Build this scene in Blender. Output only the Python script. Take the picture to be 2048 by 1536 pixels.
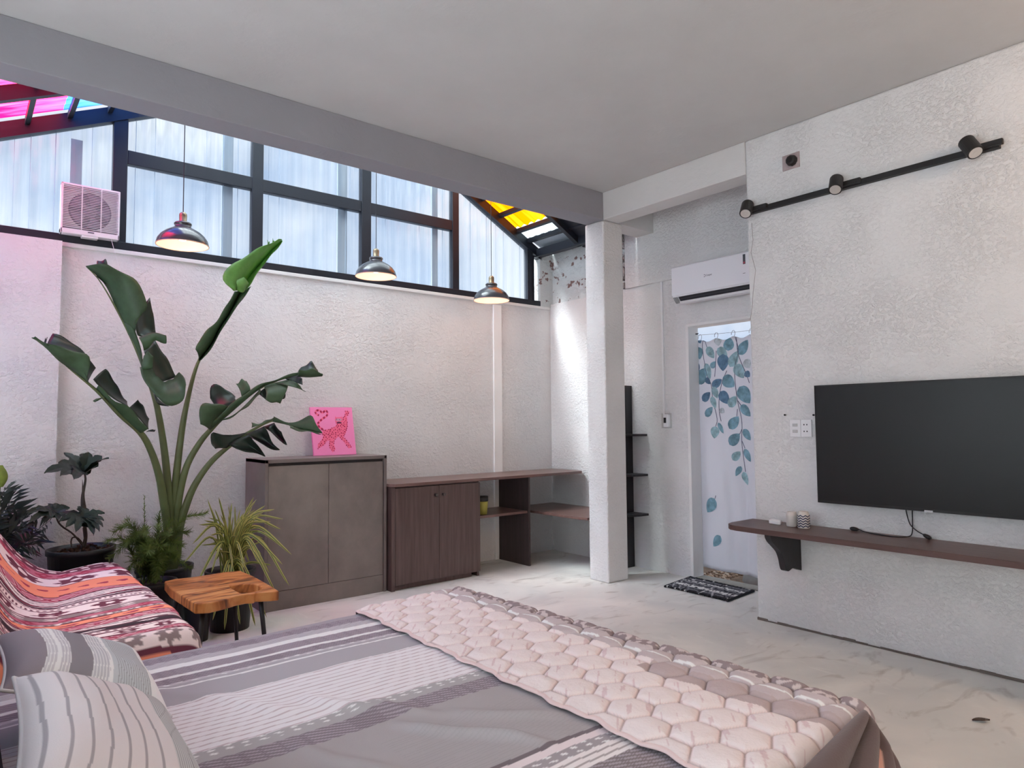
import bpy, bmesh, math, random
import numpy as np
from mathutils import Vector, Matrix

for _o in list(bpy.data.objects):
    bpy.data.objects.remove(_o, do_unlink=True)
SC = bpy.context.scene
COL = SC.collection
PI = math.pi

# ------------------------------------------------------------------ camera
yaw, pitch, roll = math.radians(39.2207), math.radians(3.2389), math.radians(-0.4716)
fwd = Vector((math.sin(yaw)*math.cos(pitch), math.cos(yaw)*math.cos(pitch), math.sin(pitch)))
rt = Vector((math.cos(yaw), -math.sin(yaw), 0)); up = rt.cross(fwd)
r2 = rt*math.cos(roll) + up*math.sin(roll); u2 = -rt*math.sin(roll) + up*math.cos(roll)
cd = bpy.data.cameras.new('camera'); cam = bpy.data.objects.new('camera', cd); COL.objects.link(cam)
m3 = Matrix((r2, u2, -fwd)).transposed()
cam.matrix_world = Matrix.Translation((0, 0, 1.25)) @ m3.to_4x4()
cd.sensor_width = 36.0; cd.lens = 1369.07/2048*36; cd.clip_start = 0.05
SC.camera = cam

# ------------------------------------------------------------------ world: bright broken overcast sky
W = bpy.data.worlds.new('sky'); SC.world = W; W.use_nodes = True
nt = W.node_tree; nt.nodes.clear()
n_out = nt.nodes.new('ShaderNodeOutputWorld'); n_bg = nt.nodes.new('ShaderNodeBackground')
n_tc = nt.nodes.new('ShaderNodeTexCoord'); n_no = nt.nodes.new('ShaderNodeTexNoise'); n_cr = nt.nodes.new('ShaderNodeValToRGB')
n_no.inputs['Scale'].default_value = 5.0; n_no.inputs['Detail'].default_value = 5; n_no.inputs['Roughness'].default_value = 0.5
n_cr.color_ramp.elements[0].position = 0.40; n_cr.color_ramp.elements[0].color = (0.52, 0.66, 0.90, 1)
n_cr.color_ramp.elements[1].position = 0.60; n_cr.color_ramp.elements[1].color = (0.92, 0.97, 1.05, 1)
nt.links.new(n_tc.outputs['Generated'], n_no.inputs['Vector']); nt.links.new(n_no.outputs['Fac'], n_cr.inputs['Fac'])
nt.links.new(n_cr.outputs['Color'], n_bg.inputs['Color']); nt.links.new(n_bg.outputs['Background'], n_out.inputs['Surface'])
n_bg.inputs['Strength'].default_value = 0.63

def portal(loc, rot, sx, sy):
    d = bpy.data.lights.new('daylight_portal', 'AREA'); d.shape = 'RECTANGLE'; d.size = sx; d.size_y = sy
    d.cycles.is_portal = True
    o = bpy.data.objects.new('daylight_portal', d); o.location = loc; o.rotation_euler = rot; COL.objects.link(o)
portal((1.9, 5.2, 3.0), (-PI/2, 0, 0), 6.4, 1.9)        # gable glazing, shining towards -y
portal((1.9, 4.5, 4.2), (0, 0, 0), 6.4, 1.3)            # skylight roof, shining down
portal((-1.5, 1.3, 1.1), (0, -PI/2, 0), 2.2, 4.2)      # added frosted panel in the left wall, shining towards +x
portal((4.95, 2.95, 1.0), (0, PI/2, 0), 2.0, 0.9)       # doorway behind the curtain

# hazy sun high behind the thin cloud, on the left
sd = bpy.data.lights.new('sun', 'SUN'); sd.energy = 18.5; sd.angle = math.radians(30); sd.color = (0.92, 0.985, 0.985)
so = bpy.data.objects.new('sun', sd); so.rotation_euler = Vector((0.60, -0.10, -0.79)).to_track_quat('-Z', 'Y').to_euler(); COL.objects.link(so)
def lamp(name, loc, energy, color, radius):
    d = bpy.data.lights.new(name, 'POINT'); d.energy = energy; d.color = color; d.shadow_soft_size = radius
    o = bpy.data.objects.new(name, d); o.location = loc; COL.objects.link(o); return o
lamp('ceiling_lamp_light', (3.2, -0.5, 2.75), 26, (1.0, 0.66, 0.42), 0.12)

SC.view_settings.view_transform = 'Standard'; SC.view_settings.look = 'None'
SC.view_settings.exposure = 0.60; SC.view_settings.gamma = 1.0
try: SC.view_settings.use_curve_mapping = False
except Exception: pass
SC.cycles.max_bounces = 14; SC.cycles.diffuse_bounces = 9; SC.cycles.transparent_max_bounces = 16
SC.cycles.sample_clamp_indirect = 6.0
SC.cycles.caustics_reflective = False; SC.cycles.caustics_refractive = False

# ------------------------------------------------------------------ helpers
def lin(c):
    c = np.asarray(c, float)/255.0
    return np.where(c <= 0.04045, c/12.92, ((c+0.055)/1.055)**2.4)
def S(r, g, b, k=1.0):
    v = lin((r, g, b))*k
    return tuple(float(min(x, 0.95)) for x in v)

MATS = {}
def mat(name, color=(0.8, 0.8, 0.8), rough=0.6, spec=0.4, metal=0.0, var=None, bump=None, attr=None, sheen=0.0, trans=None, emit=None, coat=0.0):
    """var=(scale(x,y,z), amount, detail)  bump=(scale, strength, distance)  attr=vertex print  trans=translucent share"""
    m = bpy.data.materials.new(name); m.use_nodes = True; t = m.node_tree; b = t.nodes['Principled BSDF']
    L = t.links.new
    b.inputs['Roughness'].default_value = rough; b.inputs['Metallic'].default_value = metal
    b.inputs['Specular IOR Level'].default_value = spec; b.inputs['Base Color'].default_value = (*color, 1)
    if coat: b.inputs['Coat Weight'].default_value = coat
    if sheen: b.inputs['Sheen Weight'].default_value = sheen
    tc = t.nodes.new('ShaderNodeTexCoord'); csock = None
    if attr:
        a = t.nodes.new('ShaderNodeAttribute'); a.attribute_name = attr; csock = a.outputs['Color']
    if var:
        sc, amt, det = var
        mp = t.nodes.new('ShaderNodeMapping'); mp.inputs['Scale'].default_value = sc
        no = t.nodes.new('ShaderNodeTexNoise'); no.inputs['Scale'].default_value = 1.0; no.inputs['Detail'].default_value = det; no.inputs['Roughness'].default_value = 0.6
        L(tc.outputs['Object'], mp.inputs['Vector']); L(mp.outputs['Vector'], no.inputs['Vector'])
        mr = t.nodes.new('ShaderNodeMapRange'); mr.inputs['From Min'].default_value = 0.3; mr.inputs['From Max'].default_value = 0.7
        mr.inputs['To Min'].default_value = 1-amt; mr.inputs['To Max'].default_value = 1+amt
        L(no.outputs['Fac'], mr.inputs['Value'])
        mx = t.nodes.new('ShaderNodeVectorMath'); mx.operation = 'SCALE'
        if csock: L(csock, mx.inputs[0])
        else: mx.inputs[0].default_value = color
        L(mr.outputs['Result'], mx.inputs['Scale']); csock = mx.outputs['Vector']
    if csock: L(csock, b.inputs['Base Color'])
    if bump:
        sc, st, di = bump
        no2 = t.nodes.new('ShaderNodeTexNoise'); no2.inputs['Scale'].default_value = sc; no2.inputs['Detail'].default_value = 5; no2.inputs['Roughness'].default_value = 0.6
        L(tc.outputs['Object'], no2.inputs['Vector'])
        bp = t.nodes.new('ShaderNodeBump'); bp.inputs['Strength'].default_value = st; bp.inputs['Distance'].default_value = di
        L(no2.outputs['Fac'], bp.inputs['Height']); L(bp.outputs['Normal'], b.inputs['Normal'])
    if emit:
        b.inputs['Emission Color'].default_value = (*emit[0], 1); b.inputs['Emission Strength'].default_value = emit[1]
    if trans:
        out = t.nodes['Material Output']; tr = t.nodes.new('ShaderNodeBsdfTranslucent'); ms = t.nodes.new('ShaderNodeMixShader')
        if csock: L(csock, tr.inputs['Color'])
        else: tr.inputs['Color'].default_value = (*color, 1)
        ms.inputs['Fac'].default_value = trans
        L(b.outputs['BSDF'], ms.inputs[1]); L(tr.outputs['BSDF'], ms.inputs[2]); L(ms.outputs['Shader'], out.inputs['Surface'])
    MATS[name] = m; return m

def plaster(name, color, scale=40, strength=0.54, dist=0.012, patch=None):
    """rough hand-trowelled cement render under white paint"""
    m = mat(name, color, rough=0.8, spec=0.25, var=((2.2, 2.2, 2.2), 0.035, 4)); t = m.node_tree; L = t.links.new
    b = t.nodes['Principled BSDF']; tc = [n for n in t.nodes if n.type == 'TEX_COORD'][0]
    mp = t.nodes.new('ShaderNodeMapping'); mp.inputs['Scale'].default_value = (1, 1, 1.35)
    n1 = t.nodes.new('ShaderNodeTexNoise'); n1.inputs['Scale'].default_value = scale; n1.inputs['Detail'].default_value = 5; n1.inputs['Roughness'].default_value = 0.62
    n2 = t.nodes.new('ShaderNodeTexNoise'); n2.inputs['Scale'].default_value = 3.0; n2.inputs['Detail'].default_value = 3
    L(tc.outputs['Object'], mp.inputs['Vector']); L(mp.outputs['Vector'], n1.inputs['Vector']); L(tc.outputs['Object'], n2.inputs['Vector'])
    r1 = t.nodes.new('ShaderNodeMapRange'); r1.inputs['From Min'].default_value = 0.42; r1.inputs['From Max'].default_value = 0.66; r1.interpolation_type = 'SMOOTHSTEP'
    L(n1.outputs['Fac'], r1.inputs['Value'])
    r2_ = t.nodes.new('ShaderNodeMapRange'); r2_.inputs['From Min'].default_value = 0.38; r2_.inputs['From Max'].default_value = 0.62; r2_.inputs['To Min'].default_value = 0.25
    L(n2.outputs['Fac'], r2_.inputs['Value'])
    mu = t.nodes.new('ShaderNodeMath'); mu.operation = 'MULTIPLY'; L(r1.outputs['Result'], mu.inputs[0]); L(r2_.outputs['Result'], mu.inputs[1])
    bp = t.nodes.new('ShaderNodeBump'); bp.inputs['Strength'].default_value = strength; bp.inputs['Distance'].default_value = dist
    L(mu.outputs['Value'], bp.inputs['Height']); L(bp.outputs['Normal'], b.inputs['Normal'])
    if patch:                                            # bare or stained patches with edges of their own
        col_, lo, hi, sc_ = patch
        n3 = t.nodes.new('ShaderNodeTexNoise'); n3.inputs['Scale'].default_value = sc_; n3.inputs['Detail'].default_value = 7; n3.inputs['Roughness'].default_value = 0.65
        L(tc.outputs['Object'], n3.inputs['Vector'])
        r3 = t.nodes.new('ShaderNodeMapRange'); r3.inputs['From Min'].default_value = lo; r3.inputs['From Max'].default_value = hi
        L(n3.outputs['Fac'], r3.inputs['Value'])
        mx = t.nodes.new('ShaderNodeMix'); mx.data_type = 'RGBA'
        src = b.inputs['Base Color'].links[0].from_socket
        L(r3.outputs['Result'], mx.inputs['Factor']); L(src, mx.inputs[6]); mx.inputs[7].default_value = (*col_, 1)
        L(mx.outputs[2], b.inputs['Base Color'])
    return m

class MB:
    def __init__(s): s.v = []; s.f = []; s.mi = []; s.cur = 0
    def add(s, vs, fs, mi=None):
        o = len(s.v); s.v += [tuple(map(float, p)) for p in vs]; s.f += [tuple(i+o for i in f) for f in fs]
        s.mi += [s.cur if mi is None else mi]*len(fs); return s
    def box(s, x0, x1, y0, y1, z0, z1, M_=None, mi=None):
        vs = [(x, y, z) for x in (x0, x1) for y in (y0, y1) for z in (z0, z1)]
        if M_ is not None: vs = [tuple(M_ @ Vector(p)) for p in vs]
        return s.add(vs, [(0, 1, 3, 2), (4, 6, 7, 5), (0, 4, 5, 1), (2, 3, 7, 6), (0, 2, 6, 4), (1, 5, 7, 3)], mi)
    def prism(s, poly, axis, a0, a1, mi=None):
        """poly of 2D points extruded along axis ('x': (y,z), 'y': (x,z), 'z': (x,y))"""
        def P(p, a): return {'x': (a, p[0], p[1]), 'y': (p[0], a, p[1]), 'z': (p[0], p[1], a)}[axis]
        n = len(poly); vs = [P(p, a0) for p in poly]+[P(p, a1) for p in poly]
        fs = [tuple(range(n))[::-1], tuple(range(n, 2*n))]+[(i, (i+1) % n, n+(i+1) % n, n+i) for i in range(n)]
        return s.add(vs, fs, mi)
    def grid(s, P, mi=None, closed=False):
        """P array (nu, nv, 3)"""
        P = np.asarray(P); nu, nv = P.shape[:2]; vs = P.reshape(-1, 3).tolist(); fs = []
        for i in range(nu-1):
            for j in range(nv-1):
                a = i*nv+j; fs.append((a, a+nv, a+nv+1, a+1))
            if closed: a = i*nv+nv-1; fs.append((a, a+nv, (i+1)*nv, i*nv))
        return s.add(vs, fs, mi)
    def tube(s, pts, r, n=8, mi=None, cap=True):
        pts = [Vector(p) for p in pts]; k = len(pts); rs = r if hasattr(r, '__len__') else [r]*k
        T = [(pts[min(i+1, k-1)]-pts[max(i-1, 0)]).normalized() for i in range(k)]
        a = Vector((0, 0, 1)) if abs(T[0].z) < 0.9 else Vector((1, 0, 0)); N = (a-T[0]*a.dot(T[0])).normalized()
        rows = []
        for i in range(k):
            N = (N-T[i]*N.dot(T[i])).normalized(); B = T[i].cross(N)
            rows.append([tuple(pts[i]+(N*math.cos(2*PI*j/n)+B*math.sin(2*PI*j/n))*rs[i]) for j in range(n)])
        vs = [p for row in rows for p in row]; fs = []
        for i in range(k-1):
            for j in range(n): fs.append((i*n+j, i*n+(j+1) % n, (i+1)*n+(j+1) % n, (i+1)*n+j))
        if cap: fs += [tuple(range(n))[::-1], tuple((k-1)*n+j for j in range(n))]
        return s.add(vs, fs, mi)
    def lathe(s, prof, c=(0, 0, 0), n=32, mi=None, M_=None):
        vs = []; k = len(prof)
        for (r, z) in prof:
            for j in range(n):
                p = Vector((r*math.cos(2*PI*j/n), r*math.sin(2*PI*j/n), z))
                if M_ is not None: p = M_ @ p
                vs.append(tuple(p+Vector(c)))
        fs = [(i*n+j, i*n+(j+1) % n, (i+1)*n+(j+1) % n, (i+1)*n+j) for i in range(k-1) for j in range(n)]
        return s.add(vs, fs, mi)
    def disc(s, c, r, nrm, n=20, mi=None):
        nrm = Vector(nrm).normalized(); a = Vector((0, 0, 1)) if abs(nrm.z) < 0.9 else Vector((1, 0, 0))
        N = (a-nrm*a.dot(nrm)).normalized(); B = nrm.cross(N); c = Vector(c)
        return s.add([tuple(c+(N*math.cos(2*PI*j/n)+B*math.sin(2*PI*j/n))*r) for j in range(n)], [tuple(range(n))], mi)

def obj(name, mb, mats, parent=None, smooth=False, bevel=0, colors=None, solid=0, subd=0, seg=2):
    me = bpy.data.meshes.new(name); me.from_pydata(mb.v, [], mb.f)
    for m in (mats if isinstance(mats, (list, tuple)) else [mats]): me.materials.append(m)
    if any(mb.mi): me.polygons.foreach_set('material_index', mb.mi)
    if smooth: me.polygons.foreach_set('use_smooth', [True]*len(me.polygons))
    if colors is not None:
        at = me.attributes.new('print', 'FLOAT_COLOR', 'POINT')
        c = np.ones((len(mb.v), 4), np.float32); c[:, :3] = np.clip(colors, 0, 0.95); at.data.foreach_set('color', c.ravel())
    me.validate(); me.update()
    o = bpy.data.objects.new(name, me); COL.objects.link(o)
    if parent is not None: o.parent = parent; o.matrix_parent_inverse = parent.matrix_basis.inverted()
    if solid:
        md = o.modifiers.new('thickness', 'SOLIDIFY'); md.thickness = solid; md.offset = 0
    if bevel:
        md = o.modifiers.new('bevel', 'BEVEL'); md.width = bevel; md.segments = seg; md.limit_method = 'ANGLE'
    if subd:
        md = o.modifiers.new('sub', 'SUBSURF'); md.levels = subd; md.render_levels = subd
    return o
def tag(o, label, cat, group=None):
    o['label'] = label; o['category'] = cat
    if group: o['group'] = group
    return o
def thing(name, label, cat, loc=(0, 0, 0), group=None):
    o = bpy.data.objects.new(name, None); o.location = loc; COL.objects.link(o); o.empty_display_size = 0.1
    return tag(o, label, cat, group)
def struct(o, label=None):
    o['kind'] = 'structure'
    if label: o['label'] = label
    return o
def sempty(name, label=None):
    o = bpy.data.objects.new(name, None); COL.objects.link(o); return struct(o, label)
def bx(*a, **k): return MB().box(*a, **k)
def smooth_pts(pts, n):
    """Catmull-Rom resample to n points"""
    P = np.asarray(pts, float); k = len(P)
    if k == 2: return P[0]+(P[1]-P[0])*np.linspace(0, 1, n)[:, None]
    Q = np.vstack([2*P[0]-P[1], P, 2*P[-1]-P[-2]])
    d = np.r_[0, np.cumsum(np.linalg.norm(np.diff(P, axis=0), axis=1))]; d /= d[-1]
    out = []
    for t in np.linspace(0, 1, n):
        i = min(max(np.searchsorted(d, t, 'right')-1, 0), k-2); u = (t-d[i])/max(d[i+1]-d[i], 1e-9)
        p0, p1, p2, p3 = Q[i], Q[i+1], Q[i+2], Q[i+3]
        out.append(0.5*((2*p1)+(-p0+p2)*u+(2*p0-5*p1+4*p2-p3)*u*u+(-p0+3*p1-3*p2+p3)*u**3))
    return np.array(out)
def lin_pts(pts, n):
    P = np.asarray(pts, float); d = np.r_[0, np.cumsum(np.linalg.norm(np.diff(P, axis=0), axis=1))]; d /= d[-1]
    t = np.linspace(0, 1, n); return np.stack([np.interp(t, d, P[:, i]) for i in range(3)], 1)
rng = np.random.default_rng(7)

# ------------------------------------------------------------------ materials
white_wall = plaster('white_plaster', (0.76, 0.755, 0.755))
smooth_wall = plaster('smooth_white_paint', (0.80, 0.79, 0.785), scale=14, strength=0.18, dist=0.006)
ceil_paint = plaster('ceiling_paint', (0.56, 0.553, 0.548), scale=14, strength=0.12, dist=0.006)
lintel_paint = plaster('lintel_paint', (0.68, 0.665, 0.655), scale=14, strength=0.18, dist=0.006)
shaded_beam_paint = plaster('shaded_beam_paint', (0.30, 0.297, 0.325), scale=9, strength=0.18, dist=0.008)  # white beam, its shade put into a darker paint colour
band_paint = plaster('bright_band_paint', (0.90, 0.895, 0.89), scale=14, strength=0.15, dist=0.005)
raw_wall = plaster('raw_plaster', (0.66, 0.69, 0.69), scale=12, strength=0.8, dist=0.02, patch=((0.24, 0.15, 0.14), 0.585, 0.60, 9))
black_metal = mat('black_painted_steel', (0.012, 0.015, 0.024), rough=0.45, spec=0.4)
black_matte = mat('matte_black', (0.018, 0.018, 0.019), rough=0.5, spec=0.35)
brass = mat('aged_brass', S(150, 135, 110), rough=0.4, metal=0.7)
white_plastic = mat('white_plastic', (0.80, 0.80, 0.82), rough=0.35, spec=0.5)
grey_plastic = mat('grey_plastic', (0.42, 0.42, 0.43), rough=0.45)
walnut = mat('dark_walnut_laminate', S(92, 74, 71), rough=0.42, spec=0.4, var=((38, 38, 2.2), 0.28, 5))
walnut_top = mat('dark_walnut_top', S(112, 86, 80), rough=0.3, spec=0.5, var=((2.2, 40, 40), 0.25, 5))
shelf_wood = mat('brown_shelf_board', S(92, 70, 66), rough=0.38, spec=0.4, var=((40, 2.2, 40), 0.22, 5))
dark_board = mat('near_black_board', S(46, 45, 48), rough=0.5, var=((30, 30, 3), 0.12, 4))
concrete_board = mat('grey_concrete_laminate', S(128, 119, 114), rough=0.45, spec=0.35, var=((4, 4, 3), 0.22, 8))
concrete_side = mat('grey_concrete_laminate_edge', S(118, 109, 106), rough=0.42, spec=0.35, var=((4, 4, 4), 0.18, 8))
black_pot = mat('black_plastic_pot', (0.016, 0.017, 0.019), rough=0.4, spec=0.4)
soil = mat('dark_soil', S(62, 46, 42), rough=0.95, var=((30, 30, 30), 0.5, 6), bump=(60, 0.8, 0.02))
leaf_top = mat('dark_leaf_top', S(26, 44, 34), rough=0.38, spec=0.5, var=((14, 14, 14), 0.25, 4), trans=0.12)
leaf_under = mat('pale_leaf_underside', S(66, 92, 64), rough=0.5, spec=0.4, var=((10, 10, 10), 0.25, 4), trans=0.22)
leaf_lit = mat('lit_leaf_blade', S(122, 172, 92), rough=0.42, spec=0.45, var=((9, 9, 9), 0.2, 4), trans=0.45)  # upper blade of one leaf, light shining through put into the brighter green
stalk_mat = mat('green_leaf_stalk', S(92, 104, 66), rough=0.5, var=((3, 3, 6), 0.2, 3))
philo_leaf = mat('deep_green_lobed_leaf', S(36, 52, 42), rough=0.4, spec=0.5, var=((12, 12, 12), 0.25, 3), trans=0.1)
philo_stem = mat('brown_stem', S(70, 60, 54), rough=0.7, var=((20, 20, 6), 0.3, 3))
palm_leaf = mat('very_dark_frond', S(36, 50, 44), rough=0.35, spec=0.5, var=((9, 9, 9), 0.2, 3), trans=0.1)
fern_leaf = mat('feathery_fern_green', S(104, 124, 62), rough=0.6, var=((7, 7, 7), 0.35, 3), trans=0.3)
var_green = mat('striped_leaf_green', S(80, 102, 50), rough=0.45, spec=0.4, trans=0.25)
var_cream = mat('striped_leaf_cream', S(178, 180, 98), rough=0.45, spec=0.4, trans=0.3)
# measured leaf, print and frond coordinates (metres)
CLEAF=[(3.38,1.962,3.352,1.887,0.06,2),(3.371,1.859,3.362,1.756,0.072,1),(3.293,1.852,3.226,1.755,0.07,0),(3.192,1.927,3.183,1.851,0.08,3),(3.099,1.804,3.085,1.916,0.095,1),(3.195,1.833,3.106,1.756,0.079,0),(3.145,1.784,3.149,1.646,0.107,2),(3.007,1.767,2.923,1.875,0.086,1),(3.087,1.676,3.017,1.797,0.082,0),(3.257,1.678,3.215,1.73,0.052,1),(3.309,1.721,3.266,1.588,0.065,0),(3.398,1.738,3.389,1.635,0.06,2),(3.391,1.554,3.316,1.682,0.114,1),(3.312,1.601,3.267,1.548,0.047,2),(3.25,1.527,3.162,1.582,0.068,2),(3.15,1.601,3.053,1.518,0.105,1),(3.042,1.692,2.969,1.581,0.092,0),(2.954,1.724,2.914,1.655,0.074,3),(2.957,1.629,2.916,1.588,0.059,2),(3.182,1.485,3.101,1.384,0.089,2),(3.244,1.527,3.201,1.431,0.057,0),(3.347,1.415,3.269,1.483,0.07,2),(3.258,1.448,3.22,1.352,0.052,0),(3.101,1.359,3.044,1.445,0.072,0),(3.014,1.516,2.922,1.384,0.117,1),(3.321,1.289,3.249,1.363,0.064,1),(3.186,1.346,3.147,1.316,0.051,3),(3.008,1.372,2.92,1.284,0.074,1),(3.107,1.189,3.027,1.285,0.082,1),(3.201,1.238,3.16,1.15,0.034,1),(3.227,1.209,3.239,1.11,0.082,0),(2.992,1.185,2.926,1.1,0.064,1),(3.11,1.063,3.025,1.151,0.086,1),(2.991,1.032,2.931,0.935,0.058,1),(3.086,0.943,3.024,1.012,0.065,0),(3.022,0.898,3.063,0.819,0.043,1),(3.007,0.855,2.968,0.754,0.053,0),(3.247,0.633,3.325,0.516,0.099,1),(3.2,0.345,3.272,0.252,0.072,1)]
CSTEM=[[(3.035,1.911),(3.011,1.797),(3.048,1.654),(3.038,1.44),(3.006,1.247),(3.012,1.074),(2.991,0.856)],[(3.32,1.945),(3.335,1.845),(3.3,1.63),(3.261,1.548),(3.247,1.427),(3.211,1.268),(3.225,1.209)],[(3.024,1.905),(3.012,1.768),(2.947,1.609),(2.923,1.541)],[(3.115,1.648),(3.163,1.553),(3.189,1.445),(3.192,1.327),(3.178,1.248)],[(3.207,1.814),(3.216,1.695),(3.225,1.606)],[(3.32,1.945),(3.293,1.852)],[(3.034,1.411),(3.008,1.372)],[(3.008,1.185),(3.026,1.146)],[(3.011,1.094),(2.986,1.037)],[(3.036,1.343),(3.043,1.286)],[(3.239,0.657),(3.247,0.632)]]
CAT={'tail':[(0.254,0.47),(0.181,0.422),(0.144,0.355),(0.183,0.308),(0.27,0.242),(0.368,0.185),(0.398,0.118),(0.359,0.07),(0.285,0.118),(0.263,0.118),(0.212,0.066),(0.132,0.08),(0.115,0.127),(0.188,0.175)],'body':[(0.253,0.48),(0.413,0.463),(0.544,0.407),(0.606,0.359),(0.732,0.341),(0.759,0.215),(0.809,0.176),(0.86,0.215),(0.851,0.381),(0.798,0.536),(0.719,0.632),(0.597,0.62),(0.51,0.685),(0.339,0.701),(0.259,0.623),(0.233,0.556)],'paw':[(0.813,0.186),(0.822,0.069),(0.877,0.079),(0.933,0.088),(0.889,0.166),(0.857,0.196)],'l1':[(0.261,0.604),(0.342,0.682),(0.238,0.794),(0.095,0.866),(0.106,0.771),(0.207,0.679)],'l2':[(0.386,0.683),(0.511,0.676),(0.476,0.781),(0.509,0.878),(0.434,0.943),(0.367,0.845)],'l3':[(0.608,0.62),(0.73,0.632),(0.819,0.731),(0.907,0.841),(0.824,0.877),(0.739,0.749)],'head':[(0.569,0.195),(0.601,0.214),(0.703,0.21),(0.738,0.2),(0.743,0.302),(0.708,0.355),(0.637,0.379),(0.573,0.349),(0.559,0.282)],'mouth':[(0.588,0.32),(0.646,0.306),(0.712,0.321),(0.698,0.345),(0.607,0.348)],'face':[(0.574,0.253),(0.621,0.239),(0.71,0.244),(0.717,0.283),(0.647,0.301),(0.57,0.286)]}
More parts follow.
